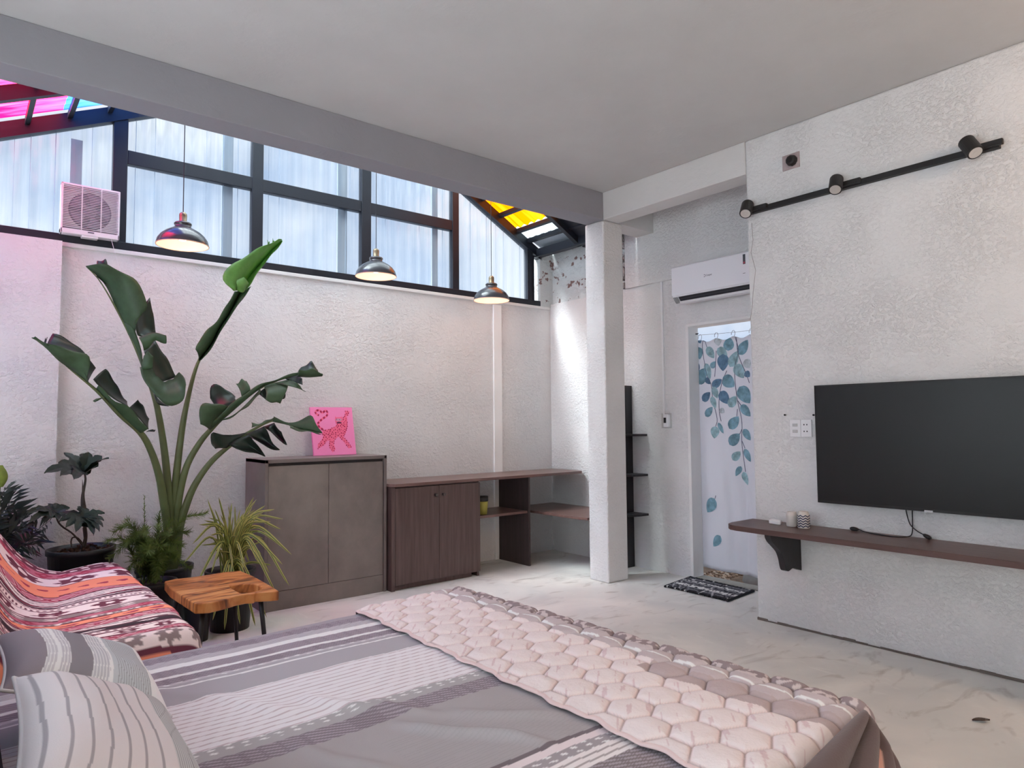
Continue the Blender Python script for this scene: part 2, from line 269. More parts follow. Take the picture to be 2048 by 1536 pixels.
BOP=[([(1.095,4.8,0.371),(1.073,4.768,0.598),(1.037,4.736,0.784),(1.003,4.704,0.937),(0.949,4.672,1.092),(0.883,4.64,1.206),(0.763,4.608,1.317),(0.638,4.576,1.454),(0.503,4.544,1.573),(0.366,4.512,1.7),(0.317,4.48,1.729)],[([(0.879,4.62,1.206),(0.762,4.607,1.317),(0.686,4.593,1.409),(0.634,4.58,1.464)],[(0.907,4.55,1.227),(0.805,4.54,1.352),(0.712,4.53,1.407),(0.638,4.52,1.481)],1),([(0.907,4.55,1.227),(0.854,4.55,1.296),(0.802,4.55,1.356)],[(0.931,4.66,1.286),(0.894,4.64,1.366),(0.86,4.62,1.411)],0),([(0.797,4.55,1.363),(0.713,4.54,1.413),(0.64,4.53,1.482),(0.612,4.52,1.516)],[(0.809,4.66,1.392),(0.774,4.64,1.444),(0.719,4.62,1.54),(0.683,4.6,1.584)],0),([(0.596,4.56,1.497),(0.502,4.535,1.572),(0.44,4.51,1.617),(0.364,4.485,1.697),(0.314,4.46,1.728)],[(0.572,4.48,1.512),(0.587,4.472,1.626),(0.525,4.465,1.667),(0.409,4.458,1.693),(0.329,4.45,1.733)],1),([(0.584,4.5,1.504),(0.528,4.487,1.634),(0.451,4.473,1.682),(0.382,4.46,1.691)],[(0.634,4.6,1.582),(0.601,4.58,1.635),(0.501,4.56,1.733),(0.415,4.54,1.765)],0),([(0.371,4.47,1.696),(0.38,4.47,1.706)],[(0.38,4.52,1.731),(0.39,4.52,1.736)],0),([(0.633,4.56,1.407),(0.681,4.56,1.418)],[(0.61,4.5,1.387),(0.637,4.5,1.4)],1),([(0.895,4.56,1.212),(0.909,4.56,1.222)],[(0.939,4.52,1.22),(0.925,4.52,1.222)],0)]),([(1.105,4.8,0.369),(1.093,4.786,0.594),(1.076,4.772,0.778),(1.048,4.758,1.042),(1.004,4.744,1.308),(0.961,4.73,1.467),(0.888,4.716,1.661),(0.82,4.702,1.813),(0.724,4.688,1.996),(0.646,4.674,2.123),(0.58,4.66,2.187)],[([(0.577,4.66,2.19),(0.684,4.68,2.091),(0.785,4.7,1.874),(0.852,4.72,1.795)],[(0.673,4.56,2.19),(0.818,4.573,2.128),(0.893,4.587,1.975),(0.828,4.6,1.882)],1),([(0.635,4.66,2.135),(0.658,4.66,2.116),(0.681,4.66,2.093)],[(0.648,4.76,2.245),(0.692,4.76,2.268),(0.712,4.76,2.216)],0),([(0.832,4.62,1.885),(0.854,4.63,1.797),(0.904,4.64,1.802)],[(0.936,4.74,2.05),(0.958,4.74,1.95),(0.974,4.74,1.837)],0),([(0.85,4.58,1.779),(0.918,4.54,1.811),(0.982,4.5,1.793)],[(0.882,4.6,1.697),(0.932,4.56,1.761),(0.988,4.52,1.75)],1),([(0.84,4.66,1.842),(0.883,4.67,1.706),(0.894,4.68,1.599)],[(0.785,4.7,1.874),(0.866,4.71,1.708),(0.886,4.72,1.65)],1),([(0.892,4.64,1.704),(0.925,4.65,1.587),(0.982,4.66,1.514)],[(0.971,4.74,1.782),(1.034,4.73,1.686),(1.093,4.72,1.563)],0),([(0.883,4.6,1.673),(0.871,4.6,1.593),(0.903,4.6,1.589)],[(0.899,4.58,1.697),(0.931,4.58,1.677),(0.928,4.58,1.604)],1),([(0.862,4.6,1.603),(0.879,4.58,1.528),(0.939,4.56,1.439),(1.013,4.54,1.37),(1.087,4.52,1.402),(1.098,4.5,1.499)],[(0.946,4.66,1.594),(0.976,4.656,1.546),(1.025,4.652,1.524),(1.074,4.648,1.56),(1.083,4.644,1.569),(1.092,4.64,1.588)],1),([(0.947,4.6,1.446),(0.967,4.6,1.382),(1.027,4.6,1.368)],[(0.947,4.66,1.48),(0.954,4.66,1.448),(0.969,4.66,1.432)],0)]),([(1.12,4.82,0.364),(1.111,4.8,0.59),(1.109,4.78,0.775),(1.129,4.76,1.095),(1.161,4.74,1.376),(1.226,4.72,1.667),(1.327,4.7,1.828),(1.386,4.68,1.971),(1.468,4.66,2.142)],[([(1.21,4.66,1.662),(1.284,4.66,1.769),(1.347,4.66,1.906),(1.391,4.66,1.98),(1.468,4.66,2.148)],[(1.165,4.56,1.719),(1.175,4.57,1.759),(1.218,4.58,1.83),(1.305,4.59,1.935),(1.409,4.6,2.126)],1),([(1.21,4.66,1.662),(1.284,4.66,1.769),(1.347,4.66,1.906),(1.391,4.66,1.98),(1.468,4.66,2.148)],[(1.21,4.6,1.658),(1.282,4.595,1.768),(1.359,4.59,1.922),(1.412,4.585,2.007),(1.508,4.58,2.167)],1),([(1.456,4.66,2.131),(1.513,4.66,2.237),(1.594,4.66,2.35),(1.689,4.66,2.474),(1.74,4.66,2.535)],[(1.373,4.5,2.104),(1.306,4.512,2.193),(1.373,4.525,2.288),(1.539,4.538,2.42),(1.678,4.55,2.508)],2),([(1.456,4.66,2.131),(1.513,4.66,2.237),(1.594,4.66,2.35),(1.689,4.66,2.474),(1.74,4.66,2.535)],[(1.46,4.58,2.122),(1.513,4.59,2.195),(1.597,4.6,2.333),(1.677,4.61,2.438),(1.73,4.62,2.514)],2),([(1.389,4.5,2.165),(1.397,4.51,2.185),(1.439,4.52,2.211)],[(1.401,4.52,2.112),(1.449,4.53,2.119),(1.48,4.54,2.183)],2),([(1.61,4.58,2.445),(1.631,4.6,2.463)],[(1.597,4.54,2.481),(1.633,4.6,2.49)],2),([(1.649,4.6,2.474),(1.661,4.6,2.482)],[(1.649,4.58,2.51),(1.667,4.6,2.5)],2)]),([(1.126,4.8,0.366),(1.123,4.784,0.591),(1.132,4.768,0.774),(1.171,4.752,0.981),(1.239,4.736,1.126),(1.303,4.72,1.216),(1.402,4.704,1.325),(1.521,4.688,1.431),(1.62,4.672,1.504),(1.747,4.656,1.561),(1.89,4.64,1.602)],[([(1.281,4.64,1.217),(1.331,4.61,1.307),(1.376,4.58,1.363)],[(1.196,4.54,1.251),(1.191,4.547,1.35),(1.239,4.553,1.392),(1.359,4.56,1.37)],1),([(1.322,4.58,1.345),(1.372,4.57,1.374),(1.413,4.56,1.414)],[(1.289,4.68,1.421),(1.29,4.667,1.503),(1.354,4.653,1.502),(1.437,4.64,1.432)],0),([(1.451,4.56,1.426),(1.5,4.54,1.472)],[(1.433,4.62,1.514),(1.466,4.61,1.549),(1.493,4.6,1.543)],1),([(1.281,4.64,1.217),(1.369,4.592,1.306),(1.474,4.544,1.414),(1.559,4.496,1.494),(1.669,4.448,1.547),(1.792,4.4,1.584)],[(1.264,4.6,1.256),(1.359,4.56,1.36),(1.466,4.52,1.459),(1.542,4.48,1.51),(1.665,4.44,1.561),(1.786,4.4,1.6)],1),([(1.328,4.6,1.278),(1.405,4.567,1.317),(1.471,4.533,1.385),(1.549,4.5,1.483)],[(1.328,4.58,1.272),(1.41,4.547,1.315),(1.471,4.513,1.368),(1.543,4.48,1.448)],1),([(1.538,4.5,1.46),(1.574,4.49,1.489),(1.611,4.48,1.512)],[(1.554,4.42,1.411),(1.613,4.42,1.407),(1.685,4.42,1.431),(1.673,4.42,1.482)],0),([(1.572,4.5,1.501),(1.634,4.48,1.525),(1.721,4.46,1.536)],[(1.549,4.4,1.405),(1.646,4.4,1.384),(1.652,4.4,1.418)],1),([(1.634,4.48,1.525),(1.713,4.44,1.548)],[(1.803,4.36,1.46),(1.761,4.38,1.506)],1),([(1.689,4.44,1.553),(1.768,4.4,1.577)],[(1.779,4.36,1.505),(1.774,4.36,1.546)],0),([(1.756,4.4,1.577),(1.828,4.37,1.581),(1.904,4.34,1.571)],[(1.818,4.48,1.632),(1.873,4.45,1.68),(1.908,4.42,1.62)],0),([(1.748,4.38,1.564),(1.82,4.35,1.561),(1.895,4.32,1.569)],[(1.736,4.32,1.6),(1.815,4.31,1.617),(1.891,4.3,1.588)],1)]),([(1.126,4.78,0.369),(1.139,4.762,0.592),(1.183,4.744,0.772),(1.23,4.727,0.889),(1.309,4.709,1.011),(1.402,4.691,1.099),(1.519,4.673,1.19),(1.689,4.656,1.277),(1.805,4.638,1.248),(1.949,4.62,1.208)],[([(1.38,4.62,1.102),(1.426,4.59,1.147),(1.494,4.56,1.203)],[(1.282,4.52,1.096),(1.262,4.547,1.151),(1.284,4.573,1.2),(1.417,4.6,1.172)],0),([(1.385,4.6,1.125),(1.431,4.57,1.158),(1.499,4.54,1.191)],[(1.404,4.5,1.093),(1.487,4.5,1.077),(1.589,4.5,1.045),(1.508,4.5,1.146)],0),([(1.476,4.54,1.192),(1.525,4.52,1.214),(1.581,4.5,1.242)],[(1.533,4.44,1.13),(1.657,4.433,1.078),(1.602,4.427,1.145),(1.564,4.42,1.219)],0),([(1.575,4.5,1.238),(1.63,4.46,1.264)],[(1.608,4.4,1.19),(1.692,4.39,1.107),(1.647,4.38,1.207)],0),([(1.625,4.48,1.27),(1.708,4.42,1.246),(1.803,4.36,1.211),(1.893,4.3,1.19)],[(1.625,4.46,1.299),(1.755,4.42,1.26),(1.841,4.38,1.315),(1.867,4.34,1.227)],1),([(1.503,4.52,1.231),(1.575,4.5,1.259),(1.637,4.48,1.284)],[(1.516,4.56,1.26),(1.574,4.53,1.262),(1.639,4.5,1.3)],1),([(1.708,4.42,1.249),(1.764,4.38,1.223),(1.867,4.34,1.198)],[(1.697,4.36,1.223),(1.767,4.33,1.206),(1.887,4.3,1.187)],1)])]
PHILO={'stem':[(0.618,4.75,0.533),(0.626,4.75,0.606),(0.617,4.75,0.682),(0.611,4.75,0.767),(0.606,4.75,0.842),(0.617,4.75,0.932),(0.613,4.75,0.967)],'bud':[(0.608,4.72,0.791),(0.601,4.72,0.871),(0.598,4.72,0.938)],'leafs':[((0.613,4.75,0.969),[(0.396,4.55,1.004),(0.473,4.68,1.048),(0.511,4.8,1.098),(0.57,4.84,1.079),(0.619,4.86,1.087),(0.637,4.8,1.094),(0.692,4.7,1.073),(0.715,4.62,1.067),(0.529,4.5,0.962),(0.467,4.52,0.986)],0.05),((0.464,4.65,0.758),[(0.316,4.5,0.791),(0.37,4.68,0.794),(0.442,4.75,0.808),(0.485,4.76,0.803),(0.521,4.72,0.792),(0.532,4.66,0.785),(0.496,4.52,0.743),(0.462,4.5,0.741),(0.425,4.5,0.761),(0.33,4.48,0.743)],0.03),((0.607,4.68,0.719),[(0.489,4.72,0.749),(0.475,4.6,0.721),(0.503,4.55,0.692),(0.545,4.5,0.668),(0.632,4.5,0.643),(0.662,4.52,0.658),(0.685,4.56,0.677),(0.698,4.62,0.703),(0.713,4.7,0.736),(0.591,4.76,0.779),(0.628,4.76,0.765)],0.034)],'stalk':[(0.6,4.68,0.565),(0.553,4.68,0.633),(0.504,4.68,0.677),(0.481,4.68,0.708),(0.467,4.68,0.752)],'root':[(0.546,4.66,0.564),(0.543,4.66,0.595),(0.551,4.66,0.615),(0.574,4.66,0.61),(0.597,4.66,0.579),(0.602,4.66,0.557)],'pot':[(0.429,4.75,0.546),(0.774,4.75,0.509),(0.595,4.75,0.53)]}
ZZ={'fronds':[[(0.225,4.75,0.615),(0.231,4.75,0.669),(0.243,4.72,0.771),(0.258,4.7,0.852),(0.269,4.66,0.899)],[(0.236,4.74,0.615),(0.265,4.7,0.672),(0.303,4.62,0.746),(0.338,4.55,0.784)],[(0.302,4.72,0.575),(0.338,4.66,0.619),(0.38,4.58,0.688),(0.429,4.5,0.744)],[(0.217,4.7,0.677),(0.204,4.66,0.78),(0.207,4.6,0.873),(0.237,4.52,0.935)]],'young':[(0.219,4.62,0.92),(0.219,4.6,0.965),(0.21,4.58,1.039)],'pot':[(0.219,4.7,0.603)]}
# ------------------------------------------------------------------ large structure
floor_mat = mat('polished_cement_floor', S(176, 174, 166), rough=0.42, spec=0.35)
def _floor():
    t = floor_mat.node_tree; L = t.links.new; b = t.nodes['Principled BSDF']; tc = [n for n in t.nodes if n.type == 'TEX_COORD'][0]
    def noise(sc, det, dist=0.0, map_=(1, 1, 1), rot=0):
        mp = t.nodes.new('ShaderNodeMapping'); mp.inputs['Scale'].default_value = map_; mp.inputs['Rotation'].default_value = (0, 0, rot)
        n = t.nodes.new('ShaderNodeTexNoise'); n.inputs['Scale'].default_value = sc; n.inputs['Detail'].default_value = det; n.inputs['Distortion'].default_value = dist
        L(tc.outputs['Object'], mp.inputs['Vector']); L(mp.outputs['Vector'], n.inputs['Vector']); return n.outputs['Fac']
    def ramp(s, a, c0, c1, b_):
        r = t.nodes.new('ShaderNodeValToRGB'); r.color_ramp.elements[0].position = a; r.color_ramp.elements[1].position = b_
        r.color_ramp.elements[0].color = (*c0, 1); r.color_ramp.elements[1].color = (*c1, 1); L(s, r.inputs['Fac']); return r.outputs['Color']
    base = ramp(noise(1.6, 6, 0.8), 0.32, S(212, 212, 208), S(238, 235, 228), 0.68)
    stain = noise(2.6, 7, 1.6, (1, 2.4, 1), 0.3)
    mr = t.nodes.new('ShaderNodeMapRange'); mr.inputs['From Min'].default_value = 0.58; mr.inputs['From Max'].default_value = 0.76; mr.inputs['To Max'].default_value = 0.7; L(stain, mr.inputs['Value'])
    mx = t.nodes.new('ShaderNodeMix'); mx.data_type = 'RGBA'; L(mr.outputs['Result'], mx.inputs['Factor']); L(base, mx.inputs[6]); mx.inputs[7].default_value = (*S(160, 150, 138), 1)
    st2 = noise(3.4, 8, 2.2, (2.2, 1, 1), 0.9)
    m2 = t.nodes.new('ShaderNodeMapRange'); m2.inputs['From Min'].default_value = 0.60; m2.inputs['From Max'].default_value = 0.75; m2.inputs['To Max'].default_value = 0.6; L(st2, m2.inputs['Value'])
    mx2 = t.nodes.new('ShaderNodeMix'); mx2.data_type = 'RGBA'; L(m2.outputs['Result'], mx2.inputs['Factor']); L(mx.outputs[2], mx2.inputs[6]); mx2.inputs[7].default_value = (*S(238, 238, 232), 1)
    L(mx2.outputs[2], b.inputs['Base Color'])
    bp = t.nodes.new('ShaderNodeBump'); bp.inputs['Strength'].default_value = 0.15; bp.inputs['Distance'].default_value = 0.01
    L(noise(5, 4), bp.inputs['Height']); L(bp.outputs['Normal'], b.inputs['Normal'])
    rr = t.nodes.new('ShaderNodeMapRange'); rr.inputs['To Min'].default_value = 0.32; rr.inputs['To Max'].default_value = 0.6; L(noise(3, 4), rr.inputs['Value']); L(rr.outputs['Result'], b.inputs['Roughness'])
_floor()
XT, YA, YW, XD, ZB, ZC, XL, YF = 3.97, 3.70, 5.04, 4.615, 2.86, 3.08, -1.5, -1.6
struct(obj('floor', bx(XL-0.1, 4.735, YF-0.1, 5.2, -0.15, 0), floor_mat), 'polished grey cement floor with mottled stains')
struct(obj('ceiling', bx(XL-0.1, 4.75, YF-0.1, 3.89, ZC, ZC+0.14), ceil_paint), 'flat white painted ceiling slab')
wb = MB(); wb.box(XL-0.1, 4.75, YW, 5.22, -0.1, 2.40); wb.box(XL, 0.487, 4.94, YW+0.01, 0, 2.385)
wall_back = struct(obj('wall_back', wb, white_wall), 'rough white rendered wall under the gable window')
struct(obj('trim_1', bx(3.887, 3.978, 5.022, 5.05, 0.0, 2.355), band_paint), 'narrow smooth plaster band near the back corner')
struct(obj('trim_2', bx(0.487, 4.60, 5.026, 5.05, 2.372, 2.40, ), smooth_wall, bevel=0.004), 'thin plaster sill line under the window frame')
wr = MB(); wr.box(XT, XT+0.18, YF-0.1, 2.43, 0, ZC)
struct(obj('wall_right', wr, white_wall, bevel=0.012), 'rough white wall carrying the television')
wa = MB(); wa.box(XD, 4.735, 3.39, 5.22, 0, 2.43); wa.box(XD, 4.735, 2.1, 2.48, 0, 2.43); wa.box(XD, 4.735, 2.48, 3.39, 2.02, 2.43)
wa.box(XD-0.018, 4.735, 2.1, 4.03, 2.43, ZC); wa.box(XT+0.18, XD, 2.08, 2.2, 0, ZC)
struct(obj('wall_alcove', wa, white_wall), 'white wall with the air conditioner and the curtained doorway')
struct(obj('wall_upper', bx(XD+0.03, 4.75, 4.06, 5.27, 2.42, 3.0), raw_wall), 'raw weathered plaster above the corner')
struct(obj('trim_4', bx(4.478, XD+0.035, 5.03, 5.2, 2.40, 2.965), raw_wall), 'raw plaster pier end beside the window corner')
# crumbling render edge beside the raw wall
be = MB(); rr = random.Random(3)
for k in range(46):
    y = 4.025+rr.random()*0.05; z = 2.43+rr.random()*0.5; s = 0.008+rr.random()*0.016
    be.box(XD-0.012-rr.random()*0.012, XD+0.03, y, y+s, z, z+s*1.2)
e = obj('broken_render', be, mat('chipped_render', S(168, 162, 160), rough=0.95, var=((40, 40, 40), 0.4, 4))); struct(e, 'chipped crumbling render edge beside the raw wall'); 
wl = MB(); wl.box(XL-0.1, XL, YF-0.1, -0.8, 0, ZC); wl.box(XL-0.1, XL, 3.4, 5.2, 0, 2.3); wl.box(XL-0.1, XL, -0.8, 3.89, 2.2, ZC)
struct(obj('wall_left', wl, white_wall), 'white wall on the left with a wide opening added for light')
struct(obj('diffuser_panel', bx(XL-0.07, XL-0.05, -0.8, 3.4, 0.0, 2.2), mat('frosted_sheet', (0.9, 0.92, 0.94), rough=0.6, trans=0.85)), 'wide unseen frosted panel added in the left wall to spread sunlight')  # invented panel, scatters the sun into the room from out of view
struct(obj('wall_front', bx(XL-0.1, 4.15, YF-0.1, YF, 0, ZC), white_wall), 'white wall behind the camera')
struct(obj('beam_1', bx(XL, XT+0.01, YA, 3.89, ZB, ZC), shaded_beam_paint, bevel=0.004), 'long white ceiling beam in front of the skylight strip')
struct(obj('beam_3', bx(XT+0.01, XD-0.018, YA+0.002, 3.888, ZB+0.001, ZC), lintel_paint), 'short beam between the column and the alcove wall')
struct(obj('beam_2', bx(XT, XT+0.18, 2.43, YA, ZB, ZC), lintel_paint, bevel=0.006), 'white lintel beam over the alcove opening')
zl = lambda x: 3.075+0.453*(x-0.166)          # top line of the left rafter
zr = lambda x: 3.410-0.540*(x-3.66)           # top line of the right rafter
XP = 2.403; ZP = zl(XP)
up_ = MB(); up_.prism([(XL, ZC), (4.5, ZC), (4.33, zr(4.33)), (XP, ZP), (0.19, ZC+0.01)], 'y', 3.80, 3.88)
struct(obj('wall_upstand', up_, smooth_wall), 'white upstand between ceiling slab and skylight')
col = MB(); col.box(XT, 4.20, YA, 3.905, 0, ZB)
struct(obj('column', col, white_wall, bevel=0.012, seg=3), 'square white rendered column at the beam corner')

bb = MB(); rb = random.Random(2)
for k in range(60):
    ya = 2.43-0.067*(k+1); hh = 0.006+rb.random()*0.010; bb.box(XT-0.004-rb.random()*0.003, XT+0.02, ya, ya+0.0675, 0, hh)
struct(obj('baseboard_right', bb, mat('gap_joint_grout', S(112, 104, 98), rough=0.95)), 'ragged grey joint where the right wall meets the floor')  # uneven grey strip along the foot of the right wall
# ------------------------------------------------------------------ gable window
def pane_material():
    m = bpy.data.materials.new('ribbed_clear_sheet'); m.use_nodes = True; t = m.node_tree; L = t.links.new; t.nodes.clear()
    out = t.nodes.new('ShaderNodeOutputMaterial'); tr = t.nodes.new('ShaderNodeBsdfTransparent'); tl = t.nodes.new('ShaderNodeBsdfTranslucent'); gl = t.nodes.new('ShaderNodeBsdfGlossy')
    gl.inputs['Roughness'].default_value = 0.15
    tc = t.nodes.new('ShaderNodeTexCoord'); mp = t.nodes.new('ShaderNodeMapping'); mp.inputs['Scale'].default_value = (26, 1, 0.7)
    no = t.nodes.new('ShaderNodeTexNoise'); no.inputs['Scale'].default_value = 1; no.inputs['Detail'].default_value = 6; no.inputs['Roughness'].default_value = 0.7
    L(tc.outputs['Object'], mp.inputs['Vector']); L(mp.outputs['Vector'], no.inputs['Vector'])
    r = t.nodes.new('ShaderNodeValToRGB'); r.color_ramp.elements[0].position = 0.36; r.color_ramp.elements[1].position = 0.62
    r.color_ramp.elements[0].color = (0.78, 0.85, 0.90, 1); r.color_ramp.elements[1].color = (0.93, 0.96, 0.98, 1)
    L(no.outputs['Fac'], r.inputs['Fac']); L(r.outputs['Color'], tr.inputs['Color']); tl.inputs['Color'].default_value = (0.9, 0.95, 1, 1)
    a = t.nodes.new('ShaderNodeMixShader'); a.inputs['Fac'].default_value = 0.12; b = t.nodes.new('ShaderNodeMixShader'); b.inputs['Fac'].default_value = 0.03
    L(tr.outputs['BSDF'], a.inputs[1]); L(tl.outputs['BSDF'], a.inputs[2]); L(a.outputs['Shader'], b.inputs[1]); L(gl.outputs['BSDF'], b.inputs[2]); L(b.outputs['Shader'], out.inputs['Surface'])
    return m
pane_mat = pane_material()
seam_mat = mat('sheet_seam', S(175, 190, 208), rough=0.5, trans=0.7)
batten_mat = mat('pale_outer_batten', S(150, 160, 172), rough=0.6, trans=0.5)
win = sempty('window_1', 'black steel gable window with ribbed clear sheets')
FY0, FY1 = 5.04, 5.10
posts = [(0.763, 0.847), (1.660, 1.741), (2.543, 2.629), (3.438, 3.509), (4.323, 4.394)]
rt_l = lambda x: (zl(x) if x < XP else zr(x))
for a, b in posts:
    m = MB().prism([(a, 2.41), (b, 2.41), (b, rt_l(b)-0.03), (a, rt_l(a)-0.03)], 'y', FY0, FY1)
    obj('frame_post', m, black_metal, win, bevel=0.004)
obj('frame_post', bx(4.394, 4.405, FY0-0.005, FY1, 2.41, 2.9), black_metal, win)
obj('frame_post', bx(XL, XL+0.07, FY0, FY1, 2.41, zl(XL+0.07)), black_metal, win)
obj('frame_rail', bx(XL, 4.48, FY0-0.012, FY1, 2.40, 2.452), black_metal, win, bevel=0.004)
for a, b in ((0.847, 1.70), (1.70, 2.543), (2.629, 3.438)):
    obj('frame_rail', bx(a, b, FY0+0.005, FY1, 2.984, 3.078), black_metal, win, bevel=0.004)
obj('gable_rafter', MB().prism([(XL, zl(XL)-0.1), (XP, ZP-0.1), (XP, ZP), (XL, zl(XL))], 'y', FY0-0.01, FY1), black_metal, win)
obj('gable_rafter', MB().prism([(XP, ZP-0.095), (4.50, zr(4.5)-0.095), (4.50, zr(4.5)), (XP, ZP)], 'y', FY0-0.01, FY1), black_metal, win)
def pane(a, b, z0, z1a, z1b):
    """one thin sheet with shallow vertical ribs"""
    n = max(2, int((b-a)/0.0125)); xs = np.linspace(a, b, n); P = np.zeros((n, 2, 3)); y = 5.072+0.0025*np.sin(2*PI*xs/0.10)
    P[:, 0, 0] = xs; P[:, 1, 0] = xs; P[:, 0, 1] = y; P[:, 1, 1] = y; P[:, 0, 2] = z0; P[:, 1, 2] = z1a+(z1b-z1a)*(xs-a)/(b-a)
    o = obj('pane', MB().grid(P), pane_mat, win, smooth=True)
    s = MB(); k = 0; r_ = random.Random(int(a*100)); x = a+0.05
    while x < b-0.02:
        w_ = r_.choice([0.0015, 0.002, 0.003]); zt = z1a+(z1b-z1a)*(x-a)/(b-a)
        if r_.random() < 0.55: s.box(x, x+w_, 5.078, 5.081, z0, zt)
        x += 0.08+r_.random()*0.05
    if s.v: obj('sheet_seam', s, seam_mat, o)
pane(XL+0.07, 0.763, 2.45, zl(XL+0.07)-0.1, zl(0.763)-0.1)
for a, b in ((0.847, 1.66), (1.741, 2.543), (2.629, 3.438)):
    pane(a, b, 2.45, 2.985, 2.985)
    if b < XP: pane(a, b, 3.078, zl(a)-0.1, zl(b)-0.1)
    elif a > XP: pane(a, b, 3.078, zr(a)-0.095, zr(b)-0.095)
    else:
        pane(a, XP, 3.078, zl(a)-0.1, ZP-0.1); pane(XP, b, 3.078, ZP-0.1, zr(b)-0.095)
pane(3.509, 4.323, 2.45, zr(3.509)-0.095, zr(4.323)-0.095)
pane(4.405, 4.470, 2.45, 2.80, 2.80)
for a, b, zt in ((0.535, 0.60, 3.1), (1.47, 1.545, 3.4), (2.37, 2.45, 3.7), (3.27, 3.33, 3.4)):
    obj('outer_batten', bx(a, b, 5.12, 5.14, 2.43, zt), batten_mat, win)

# ------------------------------------------------------------------ coloured skylight over the strip behind the beam
def sheet_mat(name, c, pale, fac=0.5):
    m = bpy.data.materials.new(name); m.use_nodes = True; t = m.node_tree; L = t.links.new; t.nodes.clear()
    out = t.nodes.new('ShaderNodeOutputMaterial'); tr = t.nodes.new('ShaderNodeBsdfTransparent'); tl = t.nodes.new('ShaderNodeBsdfTranslucent')
    tc = t.nodes.new('ShaderNodeTexCoord'); mp = t.nodes.new('ShaderNodeMapping'); mp.inputs['Scale'].default_value = (1.6, 17, 1.6)
    no = t.nodes.new('ShaderNodeTexNoise'); no.inputs['Scale'].default_value = 1; no.inputs['Detail'].default_value = 3
    L(tc.outputs['Object'], mp.inputs['Vector']); L(mp.outputs['Vector'], no.inputs['Vector'])
    r = t.nodes.new('ShaderNodeValToRGB'); r.color_ramp.elements[0].position = 0.44; r.color_ramp.elements[1].position = 0.62
    r.color_ramp.elements[0].color = (*c, 1); r.color_ramp.elements[1].color = (*pale, 1); L(no.outputs['Fac'], r.inputs['Fac'])  # pale streaks: dust plus the ribs' uneven light, put into the colour
    L(r.outputs['Color'], tr.inputs['Color']); L(r.outputs['Color'], tl.inputs['Color'])
    a = t.nodes.new('ShaderNodeMixShader'); a.inputs['Fac'].default_value = fac; L(tr.outputs['BSDF'], a.inputs[1]); L(tl.outputs['BSDF'], a.inputs[2]); L(a.outputs['Shader'], out.inputs['Surface'])
    return m
pinkS = sheet_mat('pink_roof_sheet', (0.72, 0.004, 0.065), (0.85, 0.085, 0.22), 0.88); blueS = sheet_mat('blue_roof_sheet', (0.004, 0.04, 0.32), (0.05, 0.17, 0.55), 0.88)
yelS = sheet_mat('yellow_roof_sheet', (0.90, 0.17, 0.0), (0.95, 0.28, 0.005), 0.95); clrS = sheet_mat('clear_roof_sheet', (0.82, 0.90, 0.93), (0.95, 0.98, 1.0), 0.92)
opalS = sheet_mat('opal_roof_sheet', (0.30, 0.35, 0.37), (0.40, 0.44, 0.45), 0.97)
sky = sempty('skylight', 'corrugated coloured roof sheets on a black steel frame')
def sheet(x0, x1, m, zf, y1=5.035):
    ys = np.arange(3.90, y1+0.001, 0.0125); P = np.zeros((2, len(ys), 3))
    for i, x in enumerate((x0, x1)):
        P[i, :, 0] = x; P[i, :, 1] = ys; P[i, :, 2] = zf(x)+0.012+0.010*np.sin(2*PI*ys/0.10)
    obj('roof_sheet', MB().grid(P), m, sky, smooth=True)
for a, b, m in ((XL, -0.82, opalS), (-0.82, -0.16, blueS), (-0.16, 0.475, pinkS), (0.475, 1.00, blueS), (1.00, 1.70, clrS), (1.70, XP, clrS)): sheet(a, b, m, zl)
for a, b, m in ((XP, 2.95, clrS), (2.95, 3.60, clrS), (3.60, 4.185, yelS), (4.185, 4.33, opalS)): sheet(a, b, m, zr, 5.10)
for k in range(-8, 10):
    x = 0.300+0.2185*k
    if XL < x < XP-0.05: obj('purlin', MB().prism([(x-0.014, zl(x)-0.045), (x+0.014, zl(x)-0.035), (x+0.014, zl(x)), (x-0.014, zl(x))], 'y', 3.9, 5.05), black_metal, sky)
for x in (2.65, 2.87, 3.09, 3.31, 3.53, 3.757, 3.975, 4.188, 4.325):
    obj('purlin', MB().prism([(x-0.013, zr(x)-0.035), (x+0.013, zr(x)-0.045), (x+0.013, zr(x)), (x-0.013, zr(x))], 'y', 3.9, 5.05), black_metal, sky)
for y in (3.90, 4.445):
    obj('rafter', MB().prism([(XL, zl(XL)-0.09), (XP, ZP-0.09), (XP, ZP-0.005), (XL, zl(XL)-0.005)], 'y', y, y+0.045), black_metal, sky)
    obj('rafter', MB().prism([(XP, ZP-0.09), (4.47, zr(4.47)-0.09), (4.47, zr(4.47)-0.005), (XP, ZP-0.005)], 'y', y, y+0.045), black_metal, sky)
gm = mat('grey_gutter_metal', S(170, 180, 190), rough=0.5, metal=0.3)
g = MB(); P = np.zeros((5, 2, 3)); prof = [(4.335, zr(4.33)+0.02), (4.40, zr(4.33)-0.02), (4.50, 2.985), (4.60, 2.99), (4.66, 3.05)]
for i, (x, z) in enumerate(prof): P[i, :, 0] = x; P[i, :, 2] = z; P[i, 0, 1] = 3.9; P[i, 1, 1] = 5.03
obj('gutter', g.grid(P), gm, sky, solid=0.006)
obj('eave_beam', bx(4.43, 4.50, 3.92, 5.08, 2.888, 2.968), black_metal, sky, bevel=0.004)
obj('eave_angle', bx(4.50, 4.63, 4.36, 4.46, 2.88, 3.06), black_metal, sky)
